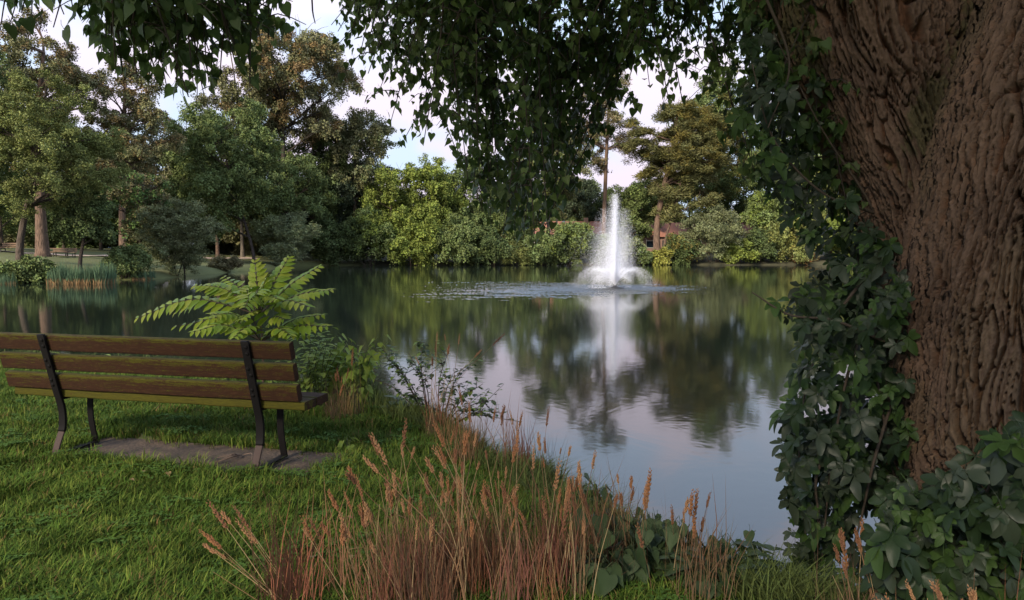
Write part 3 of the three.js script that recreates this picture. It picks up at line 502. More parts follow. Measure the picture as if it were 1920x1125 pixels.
{
  const O = bankTree.position, grain = noiseTexture(256, 256, (u, v) => { const n = 0.5 + 0.3 * tileN(u, v, 18) + 0.25 * tileN(u, v, 46, 4); return [n, n, n]; }, false); grain.repeat.set(14, 10);
  const bark = new THREE.MeshStandardMaterial({ vertexColors: true, roughness: 0.95, bumpMap: grain, bumpScale: 0.004 });
  // bark: flat-topped plates parted by a net of long furrows
  function relief(x, y, z, twist) {
    const k = 1.0, wx = 0.03 * N3(x * 5, y * 1.6, z * 5), wz = 0.03 * N3(x * 5 + 9, y * 1.6, z * 5 + 5), X = (x + wx) * k, Z = (z + wz) * k, Y = y + 0.1 * N3(x * 3, y * 2, z * 3 + 20) + twist * (x - z);
    const a = Math.abs(N3(X * 16, Y * 0.95, Z * 16)), b = Math.abs(N3(X * 29 + 40, Y * 1.9, Z * 29)), c = Math.abs(N3(X * 17, Y * 8 + 30, Z * 17)), f = N3(X * 60, Y * 8, Z * 60), g = N3(X * 110, Y * 60, Z * 110);
    const plate = smooth(0.025, 0.14, a) * (0.38 + 0.62 * smooth(0.02, 0.13, b)) * (0.9 + 0.1 * smooth(0, 0.06, c));
    return [plate + 0.15 * f + 0.11 * g, plate, f, g];
  }
  function stem(name, knots, rings, sides, mossy, twist, deep) {         // more facets towards the open side
    const turnOf = (q) => { const w = 2 * q - 1; return 4.07 + Math.PI * w * (0.55 + 0.45 * w * w); };
           // knots: [x, y, z, radius]
    const path = new THREE.CatmullRomCurve3(knots.map((k) => V(k[0], k[1], k[2]).sub(O)), false, 'centripetal'), n = knots.length - 1;
    const mb = new MB(), A = V(1, 0, 0), B = V(0, 0, 0); let prev, run = 0, last = null;
    for (let k = 0; k <= rings; k++) {
      const t = k / rings, p = path.getPoint(t), T = path.getTangent(t), f = t * n, i = Math.min(n - 1, Math.floor(f)), w = f - i, sw = w * w * (3 - 2 * w), R = mix(knots[i][3], knots[i + 1][3], sw);
      A.addScaledVector(T, -A.dot(T)).normalize(); B.crossVectors(T, A); if (last) run += p.distanceTo(last); last = p;
      const ring = [];
      for (let s = 0; s <= sides; s++) {
        const a = turnOf(s / sides), ca = Math.cos(a), sa = Math.sin(a), bulge = R * (1 + 0.06 * N3(ca * 1.2 + 3, run * 0.9, sa * 1.2));
        const [hgt, plate, f1, g1] = relief(ca * R + 5, run, sa * R, twist), d = bulge + deep * (hgt - 0.75);
        const x = p.x + (A.x * ca + B.x * sa) * d, y = p.y + (A.y * ca + B.y * sa) * d, z = p.z + (A.z * ca + B.z * sa) * d;
        const m = mossy * smooth(0.15, 0.55, N3(x * 2.6, y * 1.6, z * 2.6) + 0.35 * f1 + 0.2 * N3(x * 14, y * 9, z * 14)), tone = 0.85 + 0.22 * f1 + 0.16 * g1 + 0.2 * N3(x * 2, y * 2, z * 2 + 7);
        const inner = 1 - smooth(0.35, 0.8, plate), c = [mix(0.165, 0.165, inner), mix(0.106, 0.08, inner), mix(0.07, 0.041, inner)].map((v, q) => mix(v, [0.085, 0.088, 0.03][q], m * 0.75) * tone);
        ring.push(mb.v(x, y, z, c, a * R, run));
      }
      if (prev) for (let s = 0; s < sides; s++) mb.q(prev[s], prev[s + 1], ring[s + 1], ring[s]);
      prev = ring;
    }
    return part(name, mb.geo(), bark, bankTree);
  }
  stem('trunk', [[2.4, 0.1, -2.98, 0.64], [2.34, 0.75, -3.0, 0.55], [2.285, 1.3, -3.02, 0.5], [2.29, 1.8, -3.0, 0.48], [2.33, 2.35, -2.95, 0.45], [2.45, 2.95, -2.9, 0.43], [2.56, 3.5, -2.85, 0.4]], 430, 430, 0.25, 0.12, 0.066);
  stem('right_limb', [[2.53, 3.4, -2.86, 0.4], [2.62, 4.1, -2.78, 0.36], [2.75, 5.2, -2.6, 0.3]], 40, 60, 0.3, 0.2, 0.04);
  stem('left_limb', [[2.26, 1.1, -3.28, 0.36], [2.25, 1.7, -3.36, 0.41], [2.18, 2.15, -3.46, 0.39], [2.03, 2.55, -3.54, 0.39], [1.86, 3.05, -3.58, 0.44], [1.74, 3.5, -3.54, 0.44]], 330, 330, 0.9, 0.05, 0.06);
  stem('left_limb', [[1.72, 3.4, -3.55, 0.43], [1.45, 3.9, -3.45, 0.31], [0.8, 4.9, -3.3, 0.25]], 40, 60, 0.5, 0.1, 0.04);
  stem('shaded_limb', [[2.1, 1.85, -3.65, 0.1], [1.96, 2.25, -3.75, 0.14], [1.78, 2.7, -3.8, 0.15], [1.58, 3.15, -3.85, 0.15], [1.0, 3.9, -3.85, 0.13], [0.3, 4.7, -4.2, 0.09]], 180, 120, 0.5, 0.1, 0.03);
  // boughs above the frame
  const rnd = rng(41), plain = mat(0.06, 0.045, 0.035);
  const boughs = [[[0.8, 4.85, -3.3], [-0.4, 4.9, -3.2], [-1.9, 4.5, -3.0], [-3.0, 4.1, -2.9]], [[0.3, 4.6, -4.2], [-0.4, 4.5, -4.8], [-1.2, 4.2, -5.4]], [[0.9, 4.6, -3.5], [0.5, 4.7, -4.6], [0.2, 4.6, -5.6]], [[1.3, 4.2, -3.4], [1.3, 4.5, -4.4], [1.3, 4.5, -5.6]], [[1.58, 3.6, -3.2], [2.0, 4.2, -4.2], [2.6, 4.6, -5.4]], [[0.8, 4.9, -3.3], [0.2, 5.6, -2.2], [-1.2, 6.2, -0.6], [-2.4, 6.4, 0.8]], [[2.7, 5.0, -2.6], [2.6, 6.3, -1.2], [2.2, 7.1, 0.6]], [[2.7, 5.0, -2.6], [4.0, 6.3, -2.2], [5.4, 7.0, -1.6]], [[2.72, 5.1, -2.6], [2.4, 7.0, -3.6], [1.6, 8.4, -4.4]]];
  for (const b of boughs) { const p = curve(b.map((q) => V(...q).sub(O)), 12); part('bough', new MB().tube(p, p.map((_, k) => mix(0.1, 0.02, k / 12)), 8).geo(), plain, bankTree); }
  // hanging sprays of leaves
  const low = [[600, 40], [620, 90], [660, 112], [690, 150], [720, 200], [745, 285], [800, 290], [812, 160], [838, 225], [870, 330], [900, 415], [950, 455], [1000, 475], [1035, 450], [1060, 320], [1085, 215], [1120, 180], [1170, 185], [1200, 130], [1232, 210], [1280, 200], [1300, 130], [1340, 200], [1380, 335], [1420, 360], [1470, 310], [1500, 430], [1560, 440], [1610, 510], [1660, 520]];
  const lowL = [[-10, 90], [30, 40], [70, 62], [120, 64], [150, 40], [180, 92], [200, 128], [240, 155], [300, 172], [350, 198], [400, 190], [425, 120], [450, 130], [470, 185], [490, 112], [515, 60]];
  const at = (tab, x) => { for (let k = 1; k < tab.length; k++) if (x <= tab[k][0]) { const [a, ya] = tab[k - 1], [b, yb] = tab[k]; return mix(ya, yb, (x - a) / (b - a)); } return tab[tab.length - 1][1]; };
  const leaves = [], wood = mat(0.045, 0.033, 0.025), UP = V(0, 1, 0);
  const addLeaf = (p, size) => { const out = V((rnd() - 0.5) * 1.8, (rnd() - 0.35) * 1.1, (rnd() - 0.3) * 1.8); leaves.push({ m: facing(p, out, UP, (rnd() - 0.5) * 1.1, size), d: -(p.z + O.z), p, v: Math.floor(rnd() * 4), j: 0.7 + 0.6 * rnd() }); };
  function spray(px, py0, py1, dist, leafSize, side, step) {
    const drift = px < 560 ? -110 * rnd() * (px > 330 ? 1 : 0.6) : px < 860 ? 380 * rnd() : (rnd() - 0.35) * 420, a = survey(px + drift, py0, dist - 0.3).sub(O), b = survey(px, py1 - 10, dist).sub(O), mid = a.clone().lerp(b, 0.5).add(V((rnd() - 0.5) * 0.2, 0.06 + 0.16 * rnd(), (rnd() - 0.5) * 0.25)), L = a.distanceTo(b), pts = curve([a, mid, b], Math.max(4, Math.ceil(L / 0.08)));
    const mb = new MB().tube(pts, pts.map((_, k) => mix(0.008, 0.0022, k / (pts.length - 1))), 5, false);
    const along = new THREE.CatmullRomCurve3(pts);
    for (let s = 0.04; s <= 1.0; s += step / L) { const q = along.getPoint(Math.min(1, s)); addLeaf(q.add(V((rnd() - 0.5) * 0.09, (rnd() - 0.5) * 0.04, (rnd() - 0.5) * 0.09)), leafSize * (0.62 + 0.6 * rnd())); }
    const nSide = Math.round(L * side);
    for (let k = 0; k < nSide; k++) {
      const s = 0.05 + 0.85 * rnd(), q = along.getPoint(s), len = (0.16 + 0.34 * rnd()) * (1 - 0.6 * s), ang = rnd() * 6.283, e = q.clone().add(V(Math.cos(ang) * len, 0.15 * len - 0.6 * len * rnd(), Math.sin(ang) * len)), tw = curve([q, q.clone().lerp(e, 0.5).add(V(0, 0.04, 0)), e], 4);
      mb.tube(tw, 0.0035, 4, false); const tc = new THREE.CatmullRomCurve3(tw);
      for (let u = 0.2; u <= 1; u += 0.032 / len) addLeaf(tc.getPoint(u).add(V((rnd() - 0.5) * 0.07, (rnd() - 0.5) * 0.04, (rnd() - 0.5) * 0.07)), leafSize * (0.55 + 0.6 * rnd()));
    }
    part('twig', mb.geo(), wood, bankTree);
  }
  for (let k = 0; k < 96; k++) { const px = 612 + (k + rnd()) / 96 * 1010, reach = k % 2 || px > 1380 ? 0.94 + 0.06 * rnd() : 0.35 + 0.55 * rnd(), y1 = at(low, px) * reach; spray(px, -170 - 60 * rnd(), Math.max(20, y1), px > 1380 ? mix(3.5, 4.6, rnd()) : mix(3.7, 5.2, rnd()), 0.055, 11, 0.032); }
  for (let k = 0; k < 46; k++) spray(640 + (k + rnd()) / 46 * 840, -170, mix(30, 150, rnd()), mix(3.6, 5.6, rnd()), 0.055, 11, 0.034);
  for (let k = 0; k < 12; k++) spray(690 + 34 * rnd() * 10, -120, at(low, 720) * (0.4 + 0.6 * rnd()), mix(3.8, 5, rnd()), 0.055, 10, 0.034);
  for (let k = 0; k < 22; k++) spray(872 + 7.4 * k + 10 * rnd(), 60, at(low, 875 + 7.4 * k) * (0.9 + 0.1 * rnd()), mix(4.4, 6.2, rnd()), 0.07, 9, 0.04);
  for (let k = 0; k < 58; k++) { const px = k < 8 ? 20 * k : 165 + (k - 8 + rnd()) / 50 * 345; spray(px, -190, Math.max(16, at(lowL, px) * (k % 2 ? 0.97 : 0.5 + 0.4 * rnd())), mix(2.7, 3.6, rnd()), px < 150 ? 0.075 : 0.056, px < 160 ? 2 : 11, px < 160 ? 0.07 : 0.036); }
  { const p = [survey(584, -90, 3), survey(586, 20, 3), survey(591, 44, 3)].map((q) => q.sub(O)); part('twig', new MB().tube(curve(p, 6), 0.005, 5).geo(), wood, bankTree); }
  const leafM = [leafMat(0.05, 0.092, 0.022, 0.36, 0.55), leafMat(0.08, 0.125, 0.03, 0.4, 0.55)];
  const proj = leaves.map((l) => { const q = l.p.clone().add(O), z = -q.z; return { l, sx: 960 + q.x / z * FOCAL, sy: 470 - (q.y - EYE) / z * FOCAL }; });
  const seen = proj.filter((e) => e.sx > 5 && e.sx < 1640 && e.sy > 5 && e.sy < 600).sort((a, b) => a.l.d - b.l.d).slice(0, 300).map((e) => e.l), chosen = new Set(seen);
  for (const l of seen) meshAt('leaf', HEART[l.v], leafM[l.v % 2], l.m, bankTree);
  for (let v = 0; v < 4; v++) instanced('leaves', HEART[v], leafM[v % 2], leaves.filter((l) => l.v === v && !chosen.has(l)).map((l) => [l.m, lin(l.j, l.j, l.j * 0.95)]), bankTree);
  // the rest of the crown, above and behind the viewer
  const tuft = (() => { const q = rng(6), list = []; for (let k = 0; k < 14; k++) { const g = HEART[k % 4].clone(); g.applyMatrix4(facing(V((q() - 0.5) * 0.5, (q() - 0.5) * 0.4, (q() - 0.5) * 0.5), V(q() - 0.5, q() * 0.8, q() - 0.5), UP, q() - 0.5, 0.12)); list.push(g); } return mergeGeometries(list); })();
  const crown = [];
  for (let k = 0; crown.length < 2700 && k < 90000; k++) {
    const p = V(mix(-9, 9, rnd()), mix(4.6, 11, rnd()), mix(-8, 7.5, rnd())), e = V((p.x + 0.3) / 8.6, (p.y - 7.6) / 3.6, (p.z + 0.4) / 7.6); if (e.lengthSq() > 1 || N3(p.x * 0.7, p.y * 0.8, p.z * 0.7) < -0.05) continue;
    const dist = -p.z, clear = dist > 0.5 ? EYE + dist * 0.375 + 0.35 : 0; if (p.y < clear + (p.x / Math.max(0.5, dist) < -0.22 ? 0.5 : 0)) continue;
    crown.push([xf(p.sub(O), (rnd() - 0.5), rnd() * 6.3, (rnd() - 0.5), 0.9 + 0.7 * rnd())]);
  }
  instanced('crown', tuft, new THREE.MeshStandardMaterial({ color: lin(0.07, 0.115, 0.03), roughness: 0.9, side: THREE.DoubleSide }), crown, bankTree);
}
// ---------------------------------------------------------------- five-leaved creeper on the old tree
const CREEPER = [0, 1, 2].map((v) => {                                  // palmate leaf: five toothed leaflets spread from the stalk end
  const mb = new MB(), r = rng(200 + v);
  const leaflet = (ang, len, wide, tilt) => {
    const q = new THREE.Quaternion().setFromEuler(new THREE.Euler(tilt, 0, ang, 'ZYX')), put = (x, y) => { const t = V(x, -y, Math.abs(x) * 0.3 - 0.35 * y * y * len + 0.02 * Math.sin(y * 20 + v)).applyQuaternion(q); return mb.v(t.x, t.y, t.z); };
    const rows = [0.1, 0.3, 0.52, 0.74, 0.9], wd = [0.22, 0.72, 1, 0.72, 0.34], b = put(0, 0.02 * len), mids = rows.map((f) => put(0, f * len)), tip = put(0, len);
    for (const s of [-1, 1]) { const e = rows.map((f, k) => put(s * wide * wd[k] * (0.9 + 0.2 * r()), (f + 0.07) * len)); const tri = (a, c, d) => s > 0 ? mb.f(a, c, d) : mb.f(a, d, c); tri(b, mids[0], e[0]); for (let k = 0; k < 4; k++) { tri(mids[k], mids[k + 1], e[k + 1]); tri(mids[k], e[k + 1], e[k]); } tri(mids[4], tip, e[4]); }
  };
  [[-1.75, 0.62, 0.17], [-0.85, 0.9, 0.24], [0.02, 1.08, 0.28], [0.9, 0.88, 0.24], [1.8, 0.6, 0.17]].forEach(([a, l, w]) => leaflet(a + (r() - 0.5) * 0.3, l * (0.9 + 0.2 * r()), w * (0.9 + 0.25 * r()), -0.1 - 0.5 * r()));
  mb.tube([V(0, 0, 0), V(0.05, 0.4, -0.1), V(0, 0.8, -0.35)], [0.02, 0.016, 0.018], 3, false);
  return mb.geo();
});
const inside = (poly, x, y) => { let c = false; for (let i = 0, j = poly.length - 1; i < poly.length; j = i++) { const [ax, ay] = poly[j], [bx, by] = poly[i]; if ((ay > y) !== (by > y) && x < (bx - ax) * (y - ay) / (by - ay) + ax) c = !c; } return c; };
const creeperMats = [leafMat(0.024, 0.045, 0.017, 0.22, 0.42), leafMat(0.042, 0.058, 0.034, 0.15, 0.4), leafMat(0.055, 0.105, 0.024, 0.34, 0.5)];
function creeper(name, label, origin, seed, zones, stems) {             // zones: outline (bearing, elevation), near and far distance, leaf count, size
  const rnd = rng(seed), t = thing(name, label, 'vine', origin.toArray()), all = [], UP = V(0, 1, 0), wood = mat(0.06, 0.045, 0.03);
  for (const s of stems) { const p = curve(s.map((q) => survey(...q).sub(origin)), 20); part('stem', new MB().tube(p, p.map((_, k) => mix(s.r ?? 0.008, 0.003, k / 20)), 6).geo(), wood, t); }
  for (const [poly, d0, d1, n, size] of zones) {
    const xs = poly.map((p) => p[0]), ys = poly.map((p) => p[1]), x0 = Math.min(...xs), x1 = Math.max(...xs), y0 = Math.min(...ys), y1 = Math.max(...ys);
    for (let k = 0; k < n;) {
      const x = mix(x0, x1, rnd()), y = mix(y0, y1, rnd()); if (!inside(poly, x, y)) continue; k++;
      const w = survey(x, y, mix(d0, d1, rnd())), p = w.clone().sub(origin), out = V((rnd() - 0.75) * 1.6, 0.35 + (rnd() - 0.5) * 0.9, 0.55 + (rnd() - 0.5) * 1.3);
      all.push({ p, d: -w.z, m: facing(p, out, UP, (rnd() - 0.5) * 1.3, size * (0.45 + 0.85 * rnd())), v: Math.floor(rnd() * 3), c: rnd() < 0.28 ? 2 : rnd() < 0.45 ? 1 : 0, j: 0.75 + 0.5 * rnd() });
    }
  }
  all.sort((a, b) => a.d - b.d);
  all.slice(0, 300).forEach((l) => meshAt('leaf', CREEPER[l.v], creeperMats[l.c], l.m, t));
  for (let v = 0; v < 3; v++) for (let c = 0; c < 3; c++) { const list = all.slice(300).filter((l) => l.v === v && l.c === c); if (list.length) instanced('leaves', CREEPER[v], creeperMats[c], list.map((l) => [l.m, lin(l.j, l.j, l.j)]), t); }
}
creeper('creeper_vine', 'dark five leaved creeper hanging as a curtain left of the old trunk', V(1.8, 0.4, -3.3), 301, [
  [[[1500, 610], [1590, 545], [1660, 500], [1700, 540], [1705, 760], [1730, 890], [1700, 960], [1600, 965], [1545, 1060], [1490, 1050], [1470, 900], [1462, 780], [1505, 735], [1492, 660]], 2.85, 3.55, 540, 0.071],
  [[[1520, 780], [1690, 740], [1720, 900], [1690, 960], [1600, 950], [1500, 960], [1490, 860]], 3.0, 3.6, 240, 0.07],
  [[[1480, 560], [1560, 470], [1640, 420], [1700, 500], [1690, 620], [1560, 660]], 3.0, 3.6, 120, 0.075],
  [[[1440, 560], [1500, 575], [1560, 620], [1540, 680], [1490, 620]], 3.0, 3.3, 14, 0.06],
  [[[1540, 960], [1600, 960], [1640, 1125], [1620, 1180], [1490, 1180], [1500, 1040]], 2.8, 3.3, 90, 0.07],
], [[[1700, 1000, 3.2], [1660, 800, 3.0], [1640, 640, 3.1], [1680, 480, 3.2]], [[1640, 560, 3.1], [1590, 700, 3.0], [1560, 860, 3.0], [1540, 1060, 3.0]], [[1620, 520, 3.1], [1540, 640, 3.1], [1500, 800, 3.1], [1510, 1000, 3.1]], [[1660, 640, 3.0], [1560, 600, 3.0], [1480, 590, 3.0], [1410, 548, 3.05]], [[1690, 700, 3.1], [1640, 860, 2.9], [1610, 990, 2.9], [1560, 1150, 2.9]], [[1560, 820, 3.0], [1530, 900, 2.95], [1535, 1000, 2.95], [1480, 1120, 2.95]]]);
creeper('creeper_vine', 'large leaved grey green creeper heaped round the foot of the old trunk', V(2.0, 0.45, -2.4), 302, [
  [[[1650, 930], [1720, 890], [1790, 880], [1850, 840], [1910, 780], [2010, 790], [2010, 1220], [1640, 1220], [1640, 1040]], 2.06, 2.4, 430, 0.074],
  [[[1660, 980], [1740, 920], [1900, 900], [2010, 880], [2010, 1220], [1640, 1220]], 2.25, 2.45, 230, 0.072],
], [[[1750, 1180, 2.35], [1800, 1040, 2.25], [1860, 900, 2.3], [1900, 790, 2.4]], [[1700, 1180, 2.4], [1690, 1020, 2.3], [1720, 900, 2.4]], [[1870, 1180, 2.25], [1880, 1060, 2.2], [1870, 940, 2.2]]]);
creeper('creeper_vine', 'climbing creeper with pale drooping leaves along the leaning limb', V(1.5, 2.2, -3.4), 303, [
  [[[1395, 20], [1470, 40], [1530, 160], [1600, 290], [1660, 420], [1690, 520], [1610, 540], [1530, 470], [1440, 380], [1390, 200]], 3.4, 3.9, 230, 0.07],
  [[[1400, 60], [1480, 140], [1500, 330], [1640, 400], [1620, 520], [1480, 420], [1380, 260]], 3.15, 3.5, 34, 0.085],
], [[[1680, 560, 3.3], [1640, 400, 3.4], [1540, 240, 3.4], [1450, 60, 3.4]], [[1640, 400, 3.4], [1540, 360, 3.3], [1450, 260, 3.3], [1410, 120, 3.3]], [[1430, -20, 3.3], [1480, 120, 3.3], [1440, 240, 3.2]]]);
// ---------------------------------------------------------------- lawn
{
  const tuft = (seed, n, hmin, hmax, spread, wide) => {
    const mb = new MB(), r = rng(seed);
    for (let k = 0; k < n; k++) {
      const x = (r() - 0.5) * spread, z = (r() - 0.5) * spread, a = r() * 6.283, h = mix(hmin, hmax, r()), lean = (0.2 + 0.9 * r()) * h, w = wide * (0.7 + 0.6 * r()), cx = Math.cos(a), cz = Math.sin(a), sx = -cz * w, sz = cx * w;
      const P = (f, k2) => [x + cx * lean * f * f, h * (f - 0.25 * f * f) , z + cz * lean * f * f, k2];
      const [x0, y0, z0] = P(0), [x1, y1, z1] = P(0.55), [x2, y2, z2] = P(1), A = mb.v(x0 - sx, y0 - 0.01, z0 - sz), B = mb.v(x0 + sx, y0 - 0.01, z0 + sz), C = mb.v(x1 + sx * 0.8, y1, z1 + sz * 0.8), D = mb.v(x1 - sx * 0.8, y1, z1 - sz * 0.8), E = mb.v(x2, y2, z2);
      mb.q(A, B, C, D); mb.f(D, C, E);
    }
    return mb.geo();
  };
  const r = rng(501), green = [], light = [], dry = [], edge = [];
  const put = (x, z, list, s, c) => list.push([xf(V(x, ground(x, z), z), (r() - 0.5) * 0.3, r() * 6.3, (r() - 0.5) * 0.3, s), c]);
  for (let k = 0; k < 60000; k++) {
    const dist = mix(1.9, 9.6, Math.pow(r(), 1.25)), u = mix(-0.80, 0.62, r()), x = u * dist, z = -dist; if (r() > 1.15 - dist * 0.04) continue;
    const sd = pondDist(x, z); if (sd < 0.12) continue;
    const [lx, lz] = padLocal(x, z); if (Math.abs(lx) < PAD.len / 2 - 0.03 && Math.abs(lz) < PAD.dep / 2 - 0.02 && r() > 0.012) continue;
    const n = N2(x * 1.1, z * 1.1) + 0.5 * N2(x * 4, z * 4), j = 0.75 + 0.5 * r() + 0.15 * n, s = (0.75 + 0.5 * r() + 0.25 * N2(x * 2.7 + 5, z * 2.7)) * (dist > 5 ? 1.15 : 1);
    const c = lin(j * (1 + 0.15 * r()), j, j * 0.9);
    if (sd < 0.75 && r() < 0.5) put(x, z, edge, s * 1.2, c); else if (r() < 0.07 + 0.08 * n) put(x, z, dry, s * 0.9, c); else put(x, z, r() < 0.3 ? light : green, s, c);
  }
  const g = [tuft(1, 13, 0.03, 0.075, 0.1, 0.0021), tuft(2, 12, 0.03, 0.085, 0.1, 0.0024), tuft(3, 9, 0.03, 0.08, 0.12, 0.0016), tuft(4, 13, 0.06, 0.2, 0.12, 0.0024)];
  tag(instanced('lawn_grass', g[0], leafMat(0.056, 0.112, 0.016, 0, 0.9), green, scene), 'short mown dark green lawn around the bench', 'grass');
  tag(instanced('lawn_grass', g[1], leafMat(0.115, 0.165, 0.03, 0, 0.9), light, scene), 'lighter fresh blades standing among the mown lawn', 'grass');
  tag(instanced('dry_grass_litter', g[2], leafMat(0.19, 0.13, 0.06, 0, 0.9), dry, scene), 'thin dead straw blades lying in the lawn', 'grass');
  tag(instanced('bank_grass', g[3], leafMat(0.085, 0.12, 0.035, 0, 0.9), edge, scene), 'long ragged grass along the crumbling bank edge', 'grass');
  // brown matted tussock and rush tufts at the bank
  const long = tuft(9, 46, 0.16, 0.36, 0.12, 0.0024), mat1 = leafMat(0.085, 0.14, 0.04, 0.3, 0.7), mat2 = leafMat(0.15, 0.10, 0.05, 0.2, 0.9);
  const tus = (px, py, d, s, m, name, label) => { const p = survey(px, py, d); p.y = ground(p.x, p.z); const t = part(name, long, m); t.position.copy(p); t.scale.setScalar(s); t.rotation.y = px; tag(t, label, 'grass tuft'); };
  tus(1215, 930, 3.95, 0.95, mat1, 'grass_tussock', 'tall green grass tussock standing at the bank edge against bright water');
  tus(1165, 930, 4.1, 0.6, mat2, 'grass_tussock', 'brown matted grass tussock on the bank beside the tall green tussock');
  tus(1130, 900, 4.3, 0.5, mat2, 'grass_tussock', 'small brown dead tussock on the bank crest');
  tus(1300, 985, 3.5, 0.6, mat1, 'grass_tussock', 'thin green tussock overhanging the water by the leafy bank plants');
  tus(1385, 1050, 3.2, 0.6, mat2, 'grass_tussock', 'wiry brown tussock at the corner of the bank');
  tus(700, 770, 6.4, 0.7, mat2, 'grass_tussock', 'dead brown tussock on the bank behind the wispy shrub');
}
{ // a few fallen leaves on the lawn
  const r = rng(540), ms = [mat(0.2, 0.14, 0.06), mat(0.2, 0.11, 0.05), mat(0.24, 0.19, 0.08)];
  for (let k = 0; k < 7; k++) { const d = mix(2.6, 4, r()), x = mix(-0.72, -0.1, r()) * d, l = part('fallen_leaf', HEART[k % 4], ms[k % 3]); l.position.set(x, ground(x, -d) + 0.055, -d); l.rotation.set(-1.6 + 0.3 * r(), r() * 6, 0, 'YXZ'); l.scale.setScalar(0.028 + 0.016 * r()); tag(l, 'small dry fallen leaf lying on the lawn near the bench', 'leaf', 'fallen leaves on the lawn'); }
}
{ // clover and small broad weeds in the lawn
  const mb = new MB(), r = rng(560); for (let k = 0; k < 5; k++) { const x = (r() - 0.5) * 0.1, z = (r() - 0.5) * 0.1, h = 0.035 + 0.03 * r(); for (let q = 0; q < 3; q++) { const a = q * 2.09 + k, c = Math.cos(a), s = Math.sin(a), w = 0.011, A = mb.v(x, h, z), B = mb.v(x + c * w - s * w * 0.7, h + 0.004, z + s * w + c * w * 0.7), C = mb.v(x + c * w * 2, h, z + s * w * 2), D = mb.v(x + c * w + s * w * 0.7, h + 0.004, z + s * w - c * w * 0.7); mb.f(A, B, C); mb.f(A, C, D); } }
  const list = []; for (let k = 0; k < 9000 && list.length < 600; k++) { const d = mix(2, 6.5, r()), x = mix(-0.78, 0.3, r()) * d; if (N2(x * 1.7 + 30, d * 1.7) < 0.25 || pondDist(x, -d) < 0.3) continue; const [lx, lz] = padLocal(x, -d); if (Math.abs(lx) < PAD.len / 2 && Math.abs(lz) < PAD.dep / 2) continue; list.push([xf(V(x, ground(x, -d), -d), 0, r() * 6, 0, 0.8 + 0.6 * r())]); }
  tag(instanced('clover', mb.geo(), leafMat(0.06, 0.12, 0.02, 0, 0.9), list, scene), 'patches of small clover leaves in the mown lawn', 'clover');
}
// ---------------------------------------------------------------- sapling with long feathered leaves behind the bench
const OVATE = [0, 1, 2].map((v) => {                                    // small pointed leaf from the origin along +y, about 20 faces
  const mb = new MB(), r = rng(400 + v), wd = [0.0, 0.16, 0.2, 0.15, 0.07], droop = 0.12 + 0.2 * r();
  const z = (x, y) => Math.abs(x) * 0.35 - droop * y * y, ys = [0, 0.22, 0.45, 0.7, 0.88], mids = ys.map((y) => mb.v(0, y, z(0, y))), tip = mb.v(0.02 * (v - 1), 1.04, z(0, 1.04));
  for (const s of [-1, 1]) { const e = ys.map((y, k) => k ? mb.v(s * wd[k] * (0.9 + 0.2 * r()), y + 0.02, z(wd[k], y)) : mids[0]), tri = (a, b, c) => s > 0 ? mb.f(a, c, b) : mb.f(a, b, c); tri(mids[0], mids[1], e[1]); for (let k = 1; k < 4; k++) { tri(mids[k], mids[k + 1], e[k + 1]); tri(mids[k], e[k + 1], e[k]); } tri(mids[4], tip, e[4]); }
  return mb.geo();
});
function frondOn(t, from, tip, arch, leafM, stalkM, n, size, rnd) {      // pinnate leaf: stalk with paired leaflets
  const mid = from.clone().lerp(tip, 0.55).add(V(0, arch, 0)), path = new THREE.CatmullRomCurve3([from, mid, tip]), pts = path.getPoints(12), f = part('frond', new MB().tube(pts, pts.map((_, k) => mix(0.0055, 0.0018, k / 12)), 5).geo(), stalkM, t), L = path.getLength();
  const rollA = (rnd() - 0.5) * 0.9;
  for (let k = 0; k < n; k++) for (const s of [-1, 1]) {
    const u = mix(0.2, 0.985, (k + 0.15 * rnd()) / (n - 1)), p = path.getPoint(Math.min(1, u)), T = path.getTangent(Math.min(1, u)), side = V(0, 0, 0).crossVectors(T, V(Math.sin(rollA), Math.cos(rollA), 0.45)).normalize().multiplyScalar(s), N = V(0, 0, 0).crossVectors(side, T).multiplyScalar(s);
    const dir = side.clone().multiplyScalar(0.85).addScaledVector(T, 0.42 + 0.35 * u).addScaledVector(N, -0.12 + 0.25 * (rnd() - 0.5)).normalize(), nor = N.clone().addScaledVector(dir, -N.dot(dir)).normalize(), X = V(0, 0, 0).crossVectors(dir, nor), sc = size * Math.sin(Math.PI * mix(0.3, 0.86, u)) * (0.88 + 0.24 * rnd());
    meshAt('leaflet', OVATE[Math.floor(rnd() * 3)], leafM[Math.floor(rnd() * leafM.length)], new THREE.Matrix4().makeBasis(X.multiplyScalar(sc * 1.15), dir.multiplyScalar(sc), nor.multiplyScalar(sc)).setPosition(p), f);
  }
}
